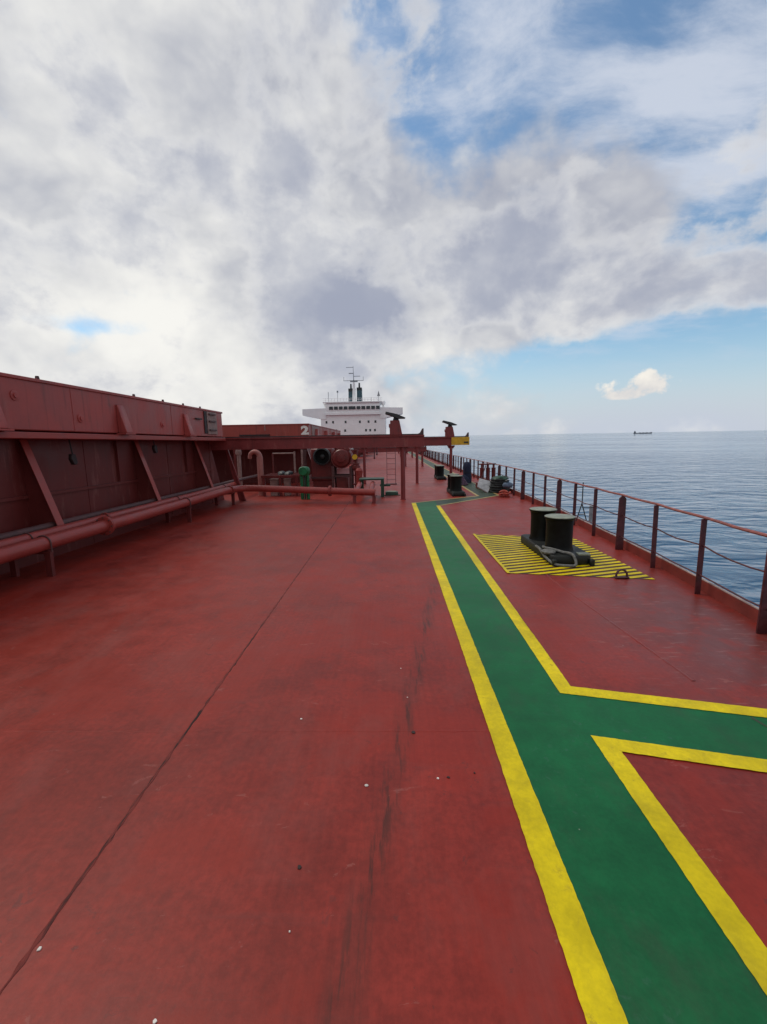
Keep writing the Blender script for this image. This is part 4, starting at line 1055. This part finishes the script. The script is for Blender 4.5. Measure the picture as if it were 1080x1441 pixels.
cv = thing('covered_reel', (4.0, 24.0, 0), 'upright gear under a dark blue canvas cover by the railing', 'covered gear')
prof = [(0.26, 0.0), (0.25, 0.3), (0.20, 0.55), (0.23, 0.80), (0.20, 1.0), (0.12, 1.1), (0.02, 1.12)]
m = MB().lathe((4.0, 24.0, 0.0), prof, 20)
rnd = random.Random(3); m.v = [(x + rnd.uniform(-.018, .018), y + rnd.uniform(-.018, .018), z) for x, y, z in m.v]
cvb = m.build('canvas', 'canvas_blue', cv)
MB().tube([(4.0 + 0.215 * math.cos(a), 24 + 0.215 * math.sin(a), 0.55) for a in [2 * math.pi * q / 20 for q in range(20)]], 0.012, 6, closed=True).build('lashing', 'rope_black', cv)
MB().heap((3.80, 23.8, 0.0), 0.35, 0.30, 0.42, 14, 5, 0.15, 9).build('canvas_skirt', 'canvas_blue', cv)
ph = thing('purple_rope_heap', (3.35, 22.4, 0), 'purple grey heap of rope behind the second bollard', 'rope heap')
MB().heap((3.35, 22.6, 0.0), 0.42, 0.40, 0.42, 20, 7, 0.10, 12).build('heap', 'rope_purple', ph)
for k in range(6):
    r = 0.44 - 0.05 * k
    ring = [(3.35 + r * math.cos(a), 22.6 + r * 0.95 * math.sin(a), 0.05 + 0.075 * k + random.uniform(-.015, .015)) for a in [2 * math.pi * q / 22 for q in range(22)]]
    MB().tube(ring, 0.045, 7, closed=True).build('coil', 'rope_purple', ph)

# ------------------------------------------------------------------ flakes lying on the deck
def flake(x, y, s, seed, label, mt='flake_white'):
    rnd = random.Random(seed); k = 6; pts = [(x + s * rnd.uniform(0.6, 1.1) * math.cos(a), y + s * rnd.uniform(0.5, 1.1) * math.sin(a)) for a in [2 * math.pi * i / k for i in range(k)]]
    white = mt == 'flake_white'
    o = MB().prism(pts, (0.001, 0.006), 'z').build('paint_flake' if white else 'rubber_scrap', mt, smooth=False)
    if white: tag(o, label, 'flake', 'paint flakes on the deck')
    else: tag(o, label, 'scrap', 'dark scraps on the deck')
for i, (x, y, s, l) in enumerate(((-0.20, 2.55, 0.013, 'largest white paint flake, left of the black scuff'), (0.27, 2.61, 0.010, 'white paint flake right of the black scuff, beside a dark scrap'),
                               (-0.77, 3.25, 0.009, 'pale paint flake midway between the left weld seam and the scuff'), (0.05, 4.05, 0.008, 'tiny pale flake beside the far part of the scuff'),
                               (0.10, 3.55, 0.007, 'tiny pale flake lying on the scuff'), (-1.60, 1.60, 0.010, 'white paint flake touching the left weld seam'),
                               (-0.95, 1.36, 0.009, 'pale paint flake at the bottom picture edge'), (-0.50, 1.68, 0.006, 'tiny pale flake in the foreground left of the scuff'),
                               (2.08, 1.72, 0.008, 'pale flake on the red deck right of the green walkway'))):
    flake(x, y, s, i, l)
for i, (x, y, s, l) in enumerate(((-0.52, 1.99, 0.014, 'dark scrap in the foreground, left of the scuff'), (0.13, 3.08, 0.018, 'largest dark scrap, lying on the scuff'),
                                  (0.34, 2.62, 0.011, 'dark scrap right of the scuff, next to a white flake'), (0.52, 2.66, 0.008, 'small dark scrap nearest the yellow line'))):
    flake(x, y, s, 40 + i, l, 'flake_dark')

# ------------------------------------------------------------------ ship on the horizon
fs = thing('cargo_ship', (0, 0, 0), 'tiny dark cargo ship on the horizon at right', 'ship')
DIST = 6200.0; az = math.atan2(0.568, 1.0283)
L = 196.0
hullp = [(-L / 2, 3), (-L / 2 + 4, -1), (L / 2 - 6, -1), (L / 2, 12), (L / 2 - 22, 12), (L / 2 - 26, 9), (-L / 2 + 30, 8), (-L / 2, 9)]
MB().prism(hullp, (-15, 15), 'y').build('hull', 'ship_grey', fs)
MB().box(-L / 2 + 6, -L / 2 + 24, -13, 13, 8.6, 25).build('bridge', 'ship_grey', fs)
MB().box(-L / 2 + 10, -L / 2 + 18, -4, 4, 25, 31).build('funnel', 'ship_grey', fs)
for xx in (-40, -5, 30): MB().box(xx, xx + 20, -11, 11, 8.3, 12).build('hatch', 'ship_grey', fs)
MB().cyl((L / 2 - 12, 0, 12), (L / 2 - 12, 0, 26), 0.8, seg=8).build('mast', 'ship_grey', fs)
fs.rotation_euler = (0, 0, -az)
fs.location = (DIST * math.sin(az), DIST * math.cos(az), -13.5 + DIST * math.cos(az) * math.tan(TRIM))
